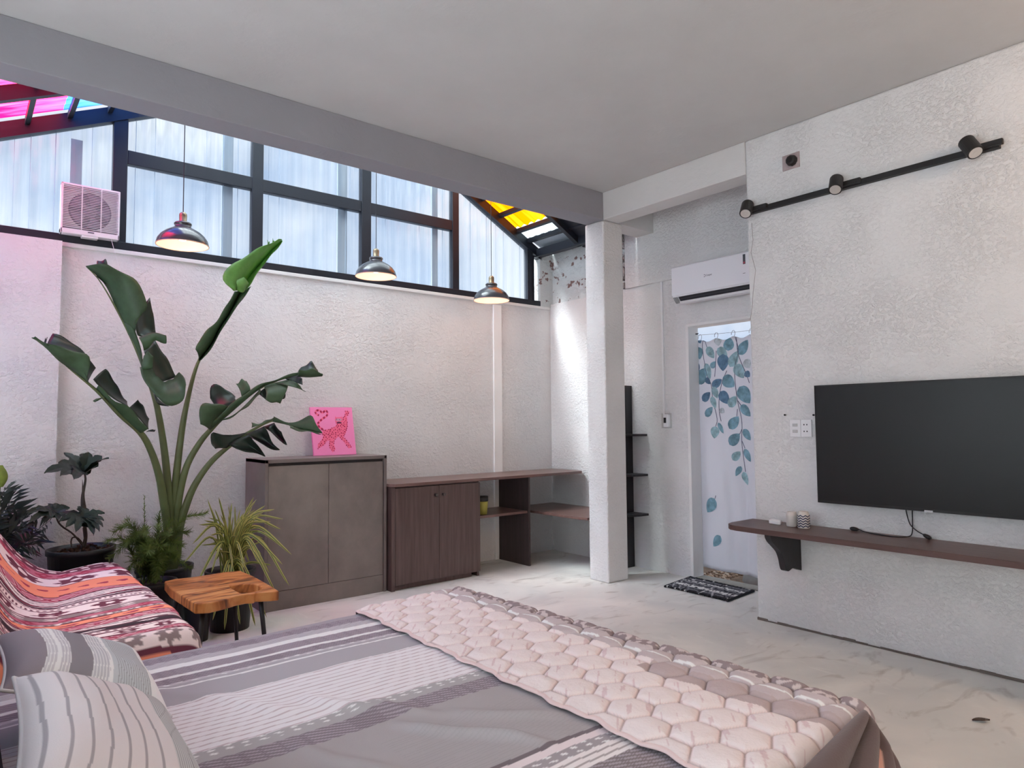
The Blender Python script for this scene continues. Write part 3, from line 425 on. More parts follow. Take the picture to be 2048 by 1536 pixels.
obj('eave_board', MB().prism([(4.19, zr(4.19)-0.03), (4.52, zr(4.52)-0.03), (4.52, zr(4.52)-0.012), (4.19, zr(4.19)-0.012)], 'y', 3.9, 4.44), black_metal, sky)
# ------------------------------------------------------------------ outside the doorway
gmat = mat('outdoor_earth', S(128, 104, 84), rough=0.95, var=((9, 9, 9), 0.4, 6), bump=(40, 0.8, 0.02))
struct(obj('ground', bx(4.735, 9.0, 0.5, 6.5, -0.2, -0.03), gmat), 'earth and gravel ground outside the doorway')
pm = [mat('pebble_%d' % k, S(*c), rough=0.85) for k, c in enumerate(((188, 160, 134), (150, 122, 100), (206, 186, 166), (118, 92, 76)))]
pr_ = random.Random(11)
peb = MB()
def add_pebble(mb, x, y, z, r, mi=0):
    P = np.zeros((6, 8, 3)); sx, sy, sz = r*(0.7+pr_.random()*0.6), r*(0.7+pr_.random()*0.6), r*(0.45+pr_.random()*0.4); a0 = pr_.random()*PI
    for i in range(6):
        t = PI*i/5
        for j in range(8):
            a = 2*PI*j/8; px, py = sx*math.sin(t)*math.cos(a), sy*math.sin(t)*math.sin(a)
            P[i, j] = (x+px*math.cos(a0)-py*math.sin(a0), y+px*math.sin(a0)+py*math.cos(a0), z+sz*math.cos(t))
    mb.grid(P, mi=mi, closed=True)
for k in range(460):
    gx, gy = 4.76+pr_.random()*0.5, 2.75+pr_.random()*0.75
    if math.hypot(gx-5.02, gy-3.02) < 0.25: continue
    add_pebble(peb, gx, gy, -0.022, 0.006+pr_.random()*0.011, pr_.randrange(4))
o = obj('gravel', peb, pm, smooth=True); o['kind'] = 'stuff'; tag(o, 'small brown pebbles strewn outside the doorway', 'gravel')
stone = MB(); add_pebble(stone, 5.02, 3.02, -0.02, 0.16)
tag(obj('flagstone', stone, mat('grey_stone', S(150, 146, 142), rough=0.9, var=((9, 9, 9), 0.15, 5)), smooth=True, subd=1), 'flat grey stone on the gravel under the curtain', 'stone')
struct(obj('trim_3', bx(4.615, 4.74, 2.48, 3.39, -0.02, 0.008), mat('grey_sill_cement', S(150, 148, 140), rough=0.8, var=((8, 8, 8), 0.15, 5))), 'cement threshold of the doorway')
# door jamb lining and hinge hooks
dj = sempty('door_1', 'doorway opening with white painted jamb')
obj('jamb', bx(4.60, 4.735, 3.372, 3.40, 0.0, 2.03), smooth_wall, dj, bevel=0.004)
obj('head', bx(4.60, 4.735, 2.46, 3.40, 2.015, 2.04), smooth_wall, dj, bevel=0.004)
obj('hook', MB().tube([(4.70, 3.37, 1.965), (4.70, 3.352, 1.962), (4.70, 3.346, 1.968)], 0.005, 6), black_metal, dj)
# ------------------------------------------------------------------ curtain in the doorway
cmat = mat('white_curtain_cloth', (0.84, 0.84, 0.88), rough=0.8, spec=0.2, bump=(260, 0.12, 0.002), trans=0.42)
leafc = [mat('printed_leaf_%d' % k, c, rough=0.85, spec=0.1, var=((22, 22, 22), 0.35, 3), trans=0.3) for k, c in enumerate((S(162, 194, 200), S(136, 174, 188), S(112, 144, 170), S(196, 204, 207)))]
stemc = mat('printed_stem', S(96, 98, 122), rough=0.9)
def cur_x(y, z):
    f = min(1.0, max(0.0, (1.93-z)/1.4))
    return 4.742+0.006*math.sin(y*9)*(0.5+f)+0.010*f*math.sin(y*17+1.2)+0.022*math.exp(-((y-(3.20-0.10*f))/0.04)**2)*f+0.018*math.exp(-((y-(3.03-0.04*f))/0.035)**2)*f
def cur_bot(y): return 0.075-0.03*(3.40-y)
def cur_top(y): return 1.905+0.010*math.cos((y-3.36)/0.155*2*PI)
cur = thing('curtain', 'white curtain printed with teal eucalyptus leaves hanging in the doorway', 'curtain', (4.742, 2.95, 0))
ys = np.linspace(2.50, 3.398, 90); P = np.zeros((90, 60, 3))
for i, y in enumerate(ys):
    for j in range(60):
        t = j/59; z = cur_bot(y)+(cur_top(y)-cur_bot(y))*t; P[i, j] = (cur_x(y, z), y, z)
obj('cloth', MB().grid(P), cmat, cur, smooth=True, solid=0.0012)
lf = MB()
for n_, (by, bz, ty, tz, w_, c_) in enumerate(CLEAF):
    b0 = np.array((by, bz)); t0 = np.array((ty, tz)); d = t0-b0; ln = np.linalg.norm(d); d /= ln; nn = np.array((-d[1], d[0])); hw = 0.5*min(w_, ln*0.95); K = 9
    rows = []
    for i in range(K+1):
        s = i/K; ww = hw*(math.sin(PI*min(1, s**0.75))**0.75) if 0 < s < 1 else 0.0
        row = []
        for q in (-1, -0.5, 0, 0.5, 1):
            p = b0+d*ln*s+nn*ww*q; yy = min(3.396, p[0]); zz = min(p[1], cur_top(yy)); row.append((cur_x(yy, zz)-0.0016-0.00012*n_, yy, zz))
        rows.append(row)
    lf.grid(np.array(rows), mi=c_)
obj('printed_leaves', lf, leafc, cur)
sf = MB()
for s in CSTEM:
    q = smooth_pts([(0, *p) for p in s], 5*len(s)); sf.tube([(cur_x(p[1], p[2])-0.002, p[1], min(p[2], cur_top(p[1]))) for p in q], 0.0026, 4)
obj('printed_stems', sf, stemc, cur)
wire = obj('curtain_wire', MB().tube([(4.742, y, 1.958-0.012*math.sin(PI*(y-2.48)/0.9)) for y in np.linspace(2.48, 3.39, 14)], 0.0018, 5), grey_plastic)
tag(wire, 'thin wire strung across the doorway above the curtain', 'wire')
rm = mat('clear_curtain_ring', S(170, 172, 180), rough=0.3)
for k, y in enumerate((3.36, 3.205, 3.05, 2.895, 2.74, 2.585)):
    obj('ring', MB().tube([(4.742+0.004*math.sin(a), y+0.016*math.cos(a), 1.936+0.026*math.sin(a)) for a in np.linspace(-0.4, 2*PI-0.9, 16)], 0.0022, 5), rm, cur)
# ------------------------------------------------------------------ doormat
dm = thing('doormat', 'black and white woven rag doormat in front of the doorway', 'doormat', (4.39, 3.1, 0))
c00, c10, c11, c01 = [np.array(p) for p in ((4.198, 3.339), (4.60, 3.40), (4.575, 2.83), (4.188, 2.794))]   # corner points on the floor
mats_ = [mat('rag_%d' % k, S(*c), rough=0.95) for k, c in enumerate(((34, 34, 38), (214, 212, 210), (120, 120, 126), (62, 62, 68)))]
def matp(u, v): return (1-u)*(1-v)*c00+u*(1-v)*c10+u*v*c11+(1-u)*v*c01
NR = 17; dr = random.Random(5); seq = [0, 3, 2, 3, 2, 1, 1, 2, 3, 2, 2, 1, 2, 3, 2, 3, 0]
for r_ in range(NR):
    mb = MB(); u = (r_+0.5)/NR; NS = 44; pts = []
    for k in range(NS):                                   # each row is a twisted cord of short strips
        v0, v1 = k/NS, (k+1.25)/NS; p0 = matp(u-0.018, v0); p1 = matp(u+0.018, min(1, v1)); h = 0.007+0.003*dr.random()
        mb.tube([(*p0, h), (*((p0+p1)/2), h+0.003), (*p1, h)], 0.0068, 5, mi=(seq[r_] if dr.random() < 0.72 else dr.choice((0, 1, 2, 3))))
    obj('woven_row', mb, mats_, dm)
for v_ in (0.0, 1.0): obj('fringe_end', MB().tube([(*matp(u, v_), 0.008) for u in np.linspace(0, 1, 8)], 0.010, 6), mats_[0], dm)

# ------------------------------------------------------------------ grey concrete-look cabinet
gc = thing('storage_cabinet', 'grey concrete-look two-door cabinet with the pink painting on top', 'cabinet', (2.09, 4.83, 0))
x0, x1, yf, zt = 1.632, 2.548, 4.625, 1.013
obj('side_panel', bx(x0, x0+0.022, yf, 5.02, 0, zt), concrete_side, gc, bevel=0.0015)
obj('side_panel', bx(x1-0.022, x1, yf, 5.02, 0, zt), concrete_side, gc, bevel=0.0015)
obj('top_panel', bx(x0, x1, yf, 5.02, zt-0.024, zt+0.0005), concrete_side, gc, bevel=0.0015)
obj('plinth', bx(x0+0.022, x1-0.022, yf+0.012, yf+0.03, 0, 0.125), concrete_board, gc)
obj('back_panel', bx(x0+0.02, x1-0.02, 5.0, 5.015, 0.0, zt-0.02), concrete_side, gc)
xm = (x0+x1)/2
obj('door', bx(x0+0.026, xm-0.0015, yf+0.010, yf+0.028, 0.128, zt-0.045), concrete_board, gc, bevel=0.0012)
obj('door', bx(xm+0.0015, x1-0.026, yf+0.010, yf+0.028, 0.128, zt-0.045), concrete_board, gc, bevel=0.0012)
obj('cavity', bx(x0+0.022, x1-0.022, yf+0.032, yf+0.036, 0.1, zt-0.02), dark_board, gc)
# ------------------------------------------------------------------ walnut cupboard, worktop, shelves
wc = thing('base_cupboard', 'dark walnut two-door cupboard under the long worktop', 'cupboard', (2.98, 4.78, 0))
a0, a1, cy, cz = 2.562, 3.385, 4.575, 0.770
obj('side_panel', bx(a0, a0+0.03, cy, 5.03, 0, cz), walnut, wc, bevel=0.0015)
obj('side_panel', bx(a1-0.02, a1, cy+0.02, 5.03, 0, cz), walnut, wc, bevel=0.0015)
obj('plinth', bx(a0+0.03, a1-0.07, cy+0.03, cy+0.05, 0, 0.045), walnut, wc)
obj('rail', bx(a0+0.03, a1-0.02, cy+0.02, cy+0.04, cz-0.03, cz), walnut, wc)
am = 2.985
for k, (p, q) in enumerate(((a0+0.032, am-0.0015), (am+0.0015, a1))):
    d = obj('door', bx(p, q, cy, cy+0.018, 0.04, cz-0.008), walnut, wc, bevel=0.0012)
    kx = am-0.035 if k == 0 else am+0.035
    Mk = Matrix.Translation((kx, cy, 0.690)) @ Matrix.Rotation(PI/2, 4, 'X')
    kb = MB().lathe([(0.0, 0.0), (0.012, 0.0), (0.007, 0.006), (0.006, 0.014), (0.012, 0.020), (0.0135, 0.026), (0.010, 0.031), (0.0, 0.033)], n=16, M_=Mk)
    obj('knob', kb, mat('brushed_knob_%d' % k, S(96, 88, 86), rough=0.35, metal=0.8), d, smooth=True)
wt = MB(); wt.prism([(2.552, 4.600), (2.582, 4.552), (4.545, 4.552), (4.592, 4.60), (4.592, 5.018), (2.552, 5.018)], 'z', 0.774, 0.797)
tag(obj('worktop', wt, walnut_top, bevel=0.002), 'long dark walnut worktop along the back wall', 'worktop')
sh = thing('open_shelf', 'dark divider panel with a low open shelf beside the walnut cupboard', 'shelf', (3.67, 4.8, 0))
obj('divider_panel', bx(3.930, 3.950, 4.60, 5.02, 0, 0.773), mat('deep_shadow_walnut', S(66, 56, 56), rough=0.5, var=((30, 30, 3), 0.2, 4)), sh, bevel=0.001)
obj('shelf_board', bx(3.386, 3.930, 4.615, 5.02, 0.458, 0.478), walnut_top, sh, bevel=0.001)
cs = thing('corner_shelf_unit', 'tall dark shelf panel behind the white column with three short shelves', 'shelf unit', (4.5, 4.0, 0))
obj('tall_panel', bx(4.15, 4.608, 3.985, 4.003, 0, 1.565), dark_board, cs, bevel=0.001)
for z in (1.145, 0.805, 0.470):
    poly = [(4.609, 3.985), (4.609, 3.822)]+[(4.609-0.30*math.sin(t)*0.9, 3.985-0.163*math.cos(t)) for t in np.linspace(0.35, PI/2, 8)]
    obj('shelf_board', MB().prism(poly, 'z', z-0.018, z), dark_board, cs, bevel=0.001)
obj('desk_board', MB().prism([(4.035, 5.02), (4.035, 4.10), (4.055, 4.005), (4.605, 4.005), (4.605, 5.02)], 'z', 0.445, 0.465), walnut_top, cs, bevel=0.0015)
# yellow canister on the open shelf
cn = thing('canister', 'small yellow canister with dark lid on the open shelf', 'canister', (3.44, 4.70, 0.478))
ym = mat('yellow_canister', S(178, 170, 84), rough=0.5)
obj('body', MB().lathe([(0, 0.479), (0.040, 0.479), (0.046, 0.55), (0.049, 0.588), (0.047, 0.588)], (3.50, 4.70, 0), 24), ym, cn, smooth=True)
obj('lid', MB().lathe([(0.049, 0.588), (0.051, 0.590), (0.051, 0.628), (0.046, 0.632), (0, 0.632)], (3.50, 4.70, 0), 24), dark_board, cn, smooth=True)
tag(obj('box', bx(3.405, 3.445, 4.72, 4.86, 0.4785, 0.645), dark_board, bevel=0.002), 'thin dark box behind the yellow canister', 'box')

# ------------------------------------------------------------------ pink painting leaning on the wall
pt = thing('painting', 'pink canvas painting of a spotted red leopard leaning on the grey cabinet', 'painting', (2.25, 4.9, 1.0135))
pA = np.array((2.094, 4.905, 1.016)); pU = np.array((0.343, 0.0, 0.0)); pV = np.array((0.0, 0.085, 0.365)); pN = np.cross(pU, pV); pN /= np.linalg.norm(pN)
if pN[1] > 0: pN = -pN
def cp(u, v, h=0.0): return tuple(pA+pU*u+pV*(1-v)+pN*h)
mb = MB(); q = [cp(0, 1), cp(1, 1), cp(1, 0), cp(0, 0)]; qb = [tuple(np.array(p)-pN*0.018) for p in q]
mb.add(q+qb, [(0, 1, 2, 3), (7, 6, 5, 4), (0, 4, 5, 1), (1, 5, 6, 2), (2, 6, 7, 3), (3, 7, 4, 0)])
obj('canvas', mb, mat('pink_canvas', S(255, 142, 194), rough=0.7, bump=(500, 0.1, 0.001)), pt)
red = mat('coral_red_paint', S(255, 112, 150), rough=0.7); dred = mat('crimson_paint', S(176, 26, 74), rough=0.7); dkp = mat('plum_paint', S(96, 34, 76), rough=0.7); pal = mat('pale_mauve_paint', S(206, 150, 176), rough=0.7)
cat_ = MB(); h = 0.0008
def poly_(key, mi, h): cat_.add([cp(u, v, h) for u, v in CAT[key]], [tuple(range(len(CAT[key])))], mi)
for i, k in enumerate(('body', 'paw', 'l1', 'l2', 'l3', 'head')): poly_(k, 0, h+0.00012*i)
tl_ = smooth_pts([(u, v, 0) for u, v in CAT['tail']], 46)
for i in range(45):
    a, b = tl_[i][:2], tl_[i+1][:2]; d = b-a; d /= np.linalg.norm(d)+1e-9; n = np.array((-d[1], d[0]))*0.021
    cat_.add([cp(*(a+n), h), cp(*(a-n), h), cp(*(b-n), h), cp(*(b+n), h)], [(0, 1, 2, 3)], 1 if (i % 4) < 2 else 0)
poly_('face', 3, 0.002); poly_('mouth', 2, 0.0022)
pr2 = random.Random(4)
def inside(p, key):
    P_ = CAT[key]; c = False
    for i in range(len(P_)):
        (ax, ay), (bx_, by_) = P_[i], P_[i-1]
        if (ay > p[1]) != (by_ > p[1]) and p[0] < (bx_-ax)*(p[1]-ay)/(by_-ay)+ax: c = not c
    return c
spots = []
for k in range(3000):
    p = (pr2.random(), pr2.random())
    if any(inside(p, q_) for q_ in ('body', 'l1', 'l2', 'l3', 'paw')) and all((p[0]-s[0])**2+(p[1]-s[1])**2 > 0.0014 for s in spots): spots.append(p)
for s in spots:
    r1 = 0.008+pr2.random()*0.006; a0 = pr2.random()*PI; cat_.add([cp(s[0]+r1*1.4*math.cos(a)*math.cos(a0)-r1*math.sin(a)*math.sin(a0), s[1]+r1*1.4*math.cos(a)*math.sin(a0)+r1*math.sin(a)*math.cos(a0), 0.0019) for a in np.linspace(0, 2*PI, 7)[:-1]], [tuple(range(6))], 1)
for u, v in ((0.60, 0.255), (0.665, 0.265)): cat_.add([cp(u+0.011*math.cos(a), v+0.008*math.sin(a), 0.0024) for a in np.linspace(0, 2*PI, 9)[:-1]], [tuple(range(8))], 2)
obj('painted_leopard', cat_, [red, dred, dkp, pal], pt)
# ------------------------------------------------------------------ exhaust fan in the window
ef = thing('exhaust_fan', 'square white louvred exhaust fan mounted in the gable window', 'exhaust fan', (0.637, 5.0, 2.60))
fx0, fx1, fz0, fz1 = 0.477, 0.797, 2.445, 2.762
mb = MB(); fr = 0.022
mb.box(fx0, fx1, 4.965, 5.035, fz0, fz0+0.032); mb.box(fx0, fx1, 4.965, 5.035, fz1-0.012, fz1); mb.box(fx0, fx0+0.012, 4.965, 5.035, fz0, fz1); mb.box(fx1-0.012, fx1, 4.965, 5.035, fz0, fz1)
obj('housing', mb, white_plastic, ef, bevel=0.004)
obj('back_plate', bx(fx0+0.01, fx1-0.01, 5.012, 5.03, fz0+0.02, fz1-0.01), grey_plastic, ef)
obj('duct_opening', MB().disc((0.637, 5.010, 2.612), 0.118, (0, -1, 0), 40), mat('dark_duct', (0.03, 0.03, 0.05), rough=0.8), ef)
hb = MB().lathe([(0, 0.018), (0.03, 0.016), (0.036, 0.0)], (0.637, 5.008, 2.612), 20, M_=Matrix.Rotation(PI/2, 4, 'X'))
for k in range(5):
    a = 2*PI*k/5; Mb = Matrix.Translation((0.637, 5.0, 2.612)) @ Matrix.Rotation(a, 4, 'Y')
    P = np.zeros((6, 4, 3))
    for i in range(6):
        for j in range(4):
            r_ = 0.03+0.08*i/5; th = (j/3-0.5)*(0.5+0.5*i/5); P[i, j] = tuple(Mb @ Vector((r_*math.cos(th), 0.004*(j-1.5), r_*math.sin(th))))
    hb.grid(P)
obj('impeller', hb, mat('grey_fan_blade', S(92, 86, 104), rough=0.5), ef, smooth=True)
gr_ = MB(); n = 25
for k in range(n):
    z = fz0+0.042+(fz1-0.020-fz0-0.042)*k/(n-1); gr_.add([(fx0+0.01, 4.962, z-0.0026), (fx1-0.01, 4.962, z-0.0026), (fx1-0.01, 4.967, z-0.0022), (fx0+0.01, 4.967, z-0.0022), (fx0+0.01, 4.962, z+0.0008), (fx1-0.01, 4.962, z+0.0008), (fx1-0.01, 4.967, z+0.0012), (fx0+0.01, 4.967, z+0.0012)], [(0, 1, 2, 3), (7, 6, 5, 4), (0, 4, 5, 1), (3, 2, 6, 7), (0, 3, 7, 4), (1, 5, 6, 2)])
g_ = obj('louvre_grille', gr_, white_plastic, ef); g_['kind'] = 'stuff'
mb = MB()
for x in (0.585, 0.69): mb.box(x, x+0.005, 4.963, 4.976, fz0+0.03, fz1-0.012)
obj('grille_rib', mb, white_plastic, ef)
obj('badge', bx(0.622, 0.656, 4.963, 4.966, fz0+0.018, fz0+0.024), mat('dark_badge', S(80, 74, 92), rough=0.4), ef)
obj('drain_lip', bx(0.59, 0.68, 4.968, 5.02, fz0-0.012, fz0+0.002), white_plastic, ef, bevel=0.003)
obj('pull_cord', MB().tube([(0.752, 4.972, fz0), (0.772, 4.958, 2.36), (0.800, 4.955, 2.25), (0.812, 4.955, 2.19)], 0.0016, 5), white_plastic, ef)

# ------------------------------------------------------------------ pendant lamps
shade_out = mat('black_enamel_shade', (0.05, 0.05, 0.058), rough=0.24, spec=0.6, coat=0.3); shade_in = mat('cream_enamel_inside', S(255, 218, 204), rough=0.5)
bulb_m = mat('lit_bulb', (1, 0.9, 0.7), emit=((1.0, 0.86, 0.66), 5)); cord_m = mat('black_cord', (0.02, 0.02, 0.025), rough=0.6)
P_out = [(0.1475, 0.0), (0.148, 0.008), (0.141, 0.034), (0.124, 0.060), (0.098, 0.083), (0.070, 0.099), (0.054, 0.108), (0.047, 0.114), (0.0455, 0.124), (0.050, 0.127), (0.050, 0.135), (0.044, 0.141), (0.021, 0.145)]
P_in = [(0.1465, 0.0005), (0.146, 0.008), (0.139, 0.032), (0.122, 0.058), (0.096, 0.080), (0.068, 0.096), (0.044, 0.106), (0.0, 0.108)]
def pendant():
    r = thing('pendant_lamp', '', 'lamp', (0, 0, 0), 'pendant lamps over the plant corner')
    obj('shade', MB().lathe(P_out, n=40), shade_out, r, smooth=True); obj('shade_lining', MB().lathe(P_in, n=40), shade_in, r, smooth=True)
    obj('rim', MB().tube([(0.1475*math.cos(a), 0.1475*math.sin(a), 0.0) for a in np.linspace(0, 2*PI, 41)], 0.0028, 6, cap=False), mat('pale_rim', S(226, 190, 170), rough=0.4), r, smooth=True)
    obj('brass_cap', MB().lathe([(0.0225, 0.140), (0.0235, 0.150), (0.0215, 0.152), (0.0225, 0.185), (0.021, 0.196), (0.012, 0.205), (0.0, 0.207)], n=20), brass, r, smooth=True)
    obj('bulb', MB().lathe([(0.0, 0.024), (0.018, 0.030), (0.027, 0.046), (0.024, 0.064), (0.013, 0.082), (0.013, 0.106)], n=18), bulb_m, r, smooth=True)
    return r
p0 = pendant()
pspec = [((1.056, 4.467, 2.348), 'leftmost black dome pendant lamp, hanging above the bird of paradise plant'), ((2.369, 4.467, 2.327), 'middle black dome pendant lamp, hanging above the painting and grey cabinet'), ((3.434, 4.467, 2.264), 'rightmost and lowest black dome pendant lamp, above the worktop')]
for k, (loc, lab) in enumerate(pspec):
    if k == 0: r = p0
    else:
        r = p0.copy(); COL.objects.link(r)
        for ch in list(p0.children):
            if ch.name.startswith('cord'): continue
            c = ch.copy(); COL.objects.link(c); c.parent = r
    r.location = loc; r['label'] = lab
    zt_ = (zl(loc[0]) if loc[0] < XP else zr(loc[0]))-0.085-loc[2]
    c = obj('cord', MB().tube([(0, 0, 0.205), (0, 0, zt_)], 0.0028, 6), cord_m); c.parent = r
    d = bpy.data.lights.new('pendant_light', 'POINT'); d.energy = 0.6; d.color = (1.0, 0.66, 0.50); d.shadow_soft_size = 0.03
    o = bpy.data.objects.new('pendant_light', d); o.location = (loc[0], loc[1], loc[2]+0.012); COL.objects.link(o)

# ------------------------------------------------------------------ air conditioner
ac = thing('air_conditioner', 'white split air conditioner above the curtained doorway', 'air conditioner', (4.5, 2.98, 2.3))
y0, y1 = 2.58, 3.385
prof = [(4.597, 2.487), (4.46, 2.487), (4.432, 2.482), (4.421, 2.468), (4.418, 2.245), (4.424, 2.238), (4.468, 2.190), (4.50, 2.185), (4.597, 2.200)]
obj('body', MB().prism(prof, 'y', y0, y1), mat('white_ac_shell', (0.84, 0.84, 0.87), rough=0.3, spec=0.5), ac, bevel=0.006)
obj('front_panel', bx(4.4125, 4.420, y0+0.004, y1-0.003, 2.246, 2.470), mat('white_ac_panel', (0.84, 0.84, 0.88), rough=0.25, spec=0.5), ac, bevel=0.003)
dv = Vector((4.468-4.424, 0, 2.190-2.238)); nv_ = Vector((-0.048, 0, -0.044)).normalized()
def acq(t0, t1, ya, yb, h, name, m):
    a = Vector((4.424, 0, 2.238))+dv*t0; b = Vector((4.424, 0, 2.238))+dv*t1; mbq = MB()
    pts = [a+nv_*h, b+nv_*h, b-nv_*0.004, a-nv_*0.004]; mbq.prism([(p.x, p.z) for p in pts], 'y', ya, yb); return obj(name, mbq, m, ac)
acq(0.06, 0.70, y0+0.02, y1-0.055, 0.0012, 'air_outlet', mat('dark_outlet', (0.02, 0.022, 0.03), rough=0.5))
acq(0.36, 0.40, y0+0.02, y1-0.055, 0.0025, 'outlet_vane', mat('grey_vane', S(80, 82, 90), rough=0.5))
acq(0.74, 0.98, y0+0.01, y1-0.045, 0.004, 'louvre_flap', white_plastic)
acq(0.06, 0.96, y1-0.050, y1-0.004, 0.002, 'speckled_corner', mat('speckled_grey', S(140, 142, 142), rough=0.6, var=((120, 120, 120), 0.4, 2)))
def text(name, body, size, loc, rot, m, parent, ext=0.0004):
    c = bpy.data.curves.new(name, 'FONT'); c.body = body; c.size = size; c.extrude = ext
    q = bpy.data.objects.new(name, c); COL.objects.link(q); bpy.context.view_layer.update()
    me = bpy.data.meshes.new_from_object(q.evaluated_get(bpy.context.evaluated_depsgraph_get())); bpy.data.objects.remove(q); me.materials.clear(); me.materials.append(m)
    o = bpy.data.objects.new(name, me); COL.objects.link(o); o.matrix_world = Matrix.Translation(loc) @ rot
    o.parent = parent; o.matrix_parent_inverse = parent.matrix_basis.inverted(); return o
Rw = Matrix(((0, 0, -1, 0), (-1, 0, 0, 0), (0, 1, 0, 0), (0, 0, 0, 1)))
ink = mat('grey_print', S(72, 72, 84), rough=0.5)
text('logo_text', 'Casper', 0.019, (4.4120, 3.060, 2.353), Rw, ink, ac)
obj('logo_mark', MB().tube([(4.4118, 3.072+0.007*math.cos(a), 2.358+0.009*math.sin(a)) for a in np.linspace(0.6, 2*PI-0.6, 12)], 0.0016, 4), ink, ac)
st = obj('energy_sticker', bx(4.4112, 4.4124, 2.722, 2.742, 2.385, 2.457), mat('dark_sticker', S(70, 70, 76), rough=0.5, var=((200, 200, 200), 0.6, 1)), ac)
obj('sticker_dot', MB().disc((4.4108, 2.732, 2.396), 0.008, (-1, 0, 0), 14), mat('sticker_red', S(170, 80, 96), rough=0.5), st)
obj('display_mark', bx(4.4115, 4.4124, 2.725, 2.745, 2.317, 2.320), ink, ac)
# conduit, breaker
cd_ = thing('cable_conduit', 'white cable conduit running down the alcove wall to the breaker', 'conduit', (4.605, 3.64, 1.25))
obj('trunking', bx(4.603, 4.6155, 3.628, 3.646, 1.30, 2.43), white_plastic, cd_, bevel=0.002)
obj('clip', bx(4.601, 4.6155, 3.624, 3.650, 1.86, 1.872), white_plastic, cd_)
br = thing('breaker_switch', 'small white breaker switch with black toggle on the alcove wall', 'switch', (4.60, 3.61, 1.25))
obj('mounting_plate', bx(4.606, 4.6155, 3.565, 3.665, 1.195, 1.318), mat('old_wall_plate', S(190, 188, 186), rough=0.8), br, bevel=0.002)
obj('case', bx(4.572, 4.607, 3.570, 3.622, 1.200, 1.310), white_plastic, br, bevel=0.006)
obj('toggle', bx(4.566, 4.574, 3.590, 3.612, 1.238, 1.282), black_matte, br, bevel=0.002)

# ------------------------------------------------------------------ television
tv = thing('television', 'large black flat television on the right wall', 'television', (3.95, 1.38, 1.1))
ty0, ty1, tz0, tz1 = 0.765, 1.990, 0.773, 1.453
obj('cabinet', bx(3.921, 3.955, ty0+0.004, ty1-0.004, tz0+0.004, tz1-0.004), black_matte, tv, bevel=0.004)
obj('wall_mount', bx(3.955, 3.97, 1.18, 1.58, 0.95, 1.28), black_matte, tv)
obj('bezel', MB().box(3.914, 3.924, ty0, ty1, tz0, tz0+0.014).box(3.914, 3.924, ty0, ty1, tz1-0.008, tz1).box(3.914, 3.924, ty0, ty0+0.007, tz0, tz1).box(3.914, 3.924, ty1-0.007, ty1, tz0, tz1), black_matte, tv)
obj('screen', bx(3.9155, 3.922, ty0+0.006, ty1-0.006, tz0+0.013, tz1-0.007), mat('dark_glossy_screen', (0.014, 0.015, 0.016), rough=0.34, spec=0.3), tv)
obj('badge', bx(3.9125, 3.916, 1.385, 1.425, tz0-0.003, tz0+0.008), mat('silver_badge', S(190, 190, 192), rough=0.3, metal=0.6), tv)
def cable(name, pts, plug, lab):
    r = thing(name, lab, 'cable', tuple(pts[0])); q = smooth_pts(pts, 40)
    obj('wire', MB().tube([tuple(p) for p in q], 0.0028, 6), cord_m, r, smooth=True)
    a, b = [Vector(p) for p in plug]; ax = (b-a)
    obj('plug', MB().tube([tuple(a), tuple(a+ax*0.25), tuple(a+ax*0.6), tuple(a+ax*0.85), tuple(b)], [0.004, 0.0095, 0.012, 0.0105, 0.007], 8), black_matte, r, smooth=True)
cable('tv_cable', [(3.955, 1.532, 0.780), (3.953, 1.520, 0.72), (3.951, 1.506, 0.688), (3.945, 1.475, 0.664), (3.940, 1.446, 0.651)], ((3.940, 1.446, 0.651), (3.925, 1.405, 0.636)), 'black cable hanging from the television, its plug on the shelf at right')
cable('tv_cable', [(3.958, 1.500, 0.780), (3.957, 1.501, 0.70), (3.955, 1.503, 0.655), (3.940, 1.512, 0.633), (3.890, 1.55, 0.631), (3.885, 1.62, 0.631), (3.915, 1.72, 0.632), (3.930, 1.768, 0.640)], ((3.930, 1.768, 0.640), (3.935, 1.818, 0.640)), 'black cable lying along the shelf, its plug lying nearest the jars')
# ------------------------------------------------------------------ wall shelf
ws = thing('wall_shelf', 'long dark brown wall shelf with rounded end under the television', 'shelf', (3.8, 1.0, 0.6))
pl = [(3.968, 2.447), (3.73, 2.447), (3.672, 2.430), (3.636, 2.395), (3.622, 2.345), (3.614, 2.2), (3.590, -0.3), (3.968, -0.3)]
obj('shelf_board', MB().prism(pl, 'z', 0.598, 0.628), shelf_wood, ws, bevel=0.002)
bp_ = smooth_pts([(3.630, 0.598, 0), (3.634, 0.578, 0), (3.655, 0.553, 0), (3.70, 0.520, 0), (3.745, 0.484, 0), (3.770, 0.440, 0), (3.782, 0.400, 0), (3.795, 0.376, 0), (3.822, 0.368, 0), (3.86, 0.378, 0), (3.895, 0.376, 0), (3.968, 0.352, 0)], 40)
obj('bracket', MB().prism([(p[0], p[1]) for p in bp_]+[(3.968, 0.598)], 'y', 2.13, 2.168), dark_board, ws, bevel=0.002)
obj('bracket', MB().prism([(p[0], p[1]) for p in bp_]+[(3.968, 0.598)], 'y', 0.25, 0.288), dark_board, ws, bevel=0.002)
tag(obj('remote_case', MB().prism([(3.825, 2.196), (3.835, 2.180), (3.885, 2.205), (3.905, 2.262), (3.885, 2.275), (3.842, 2.262)], 'z', 0.6285, 0.652), white_plastic, bevel=0.005, seg=3), 'small white plastic gadget at the left of the jars on the shelf', 'gadget')
cer = mat('grey_white_ceramic', S(214, 208, 202), rough=0.45)
j1 = thing('jar', 'plain grey-white ceramic jar on the shelf, behind the patterned one', 'jar', (3.845, 2.115, 0.628), 'jars on the wall shelf')
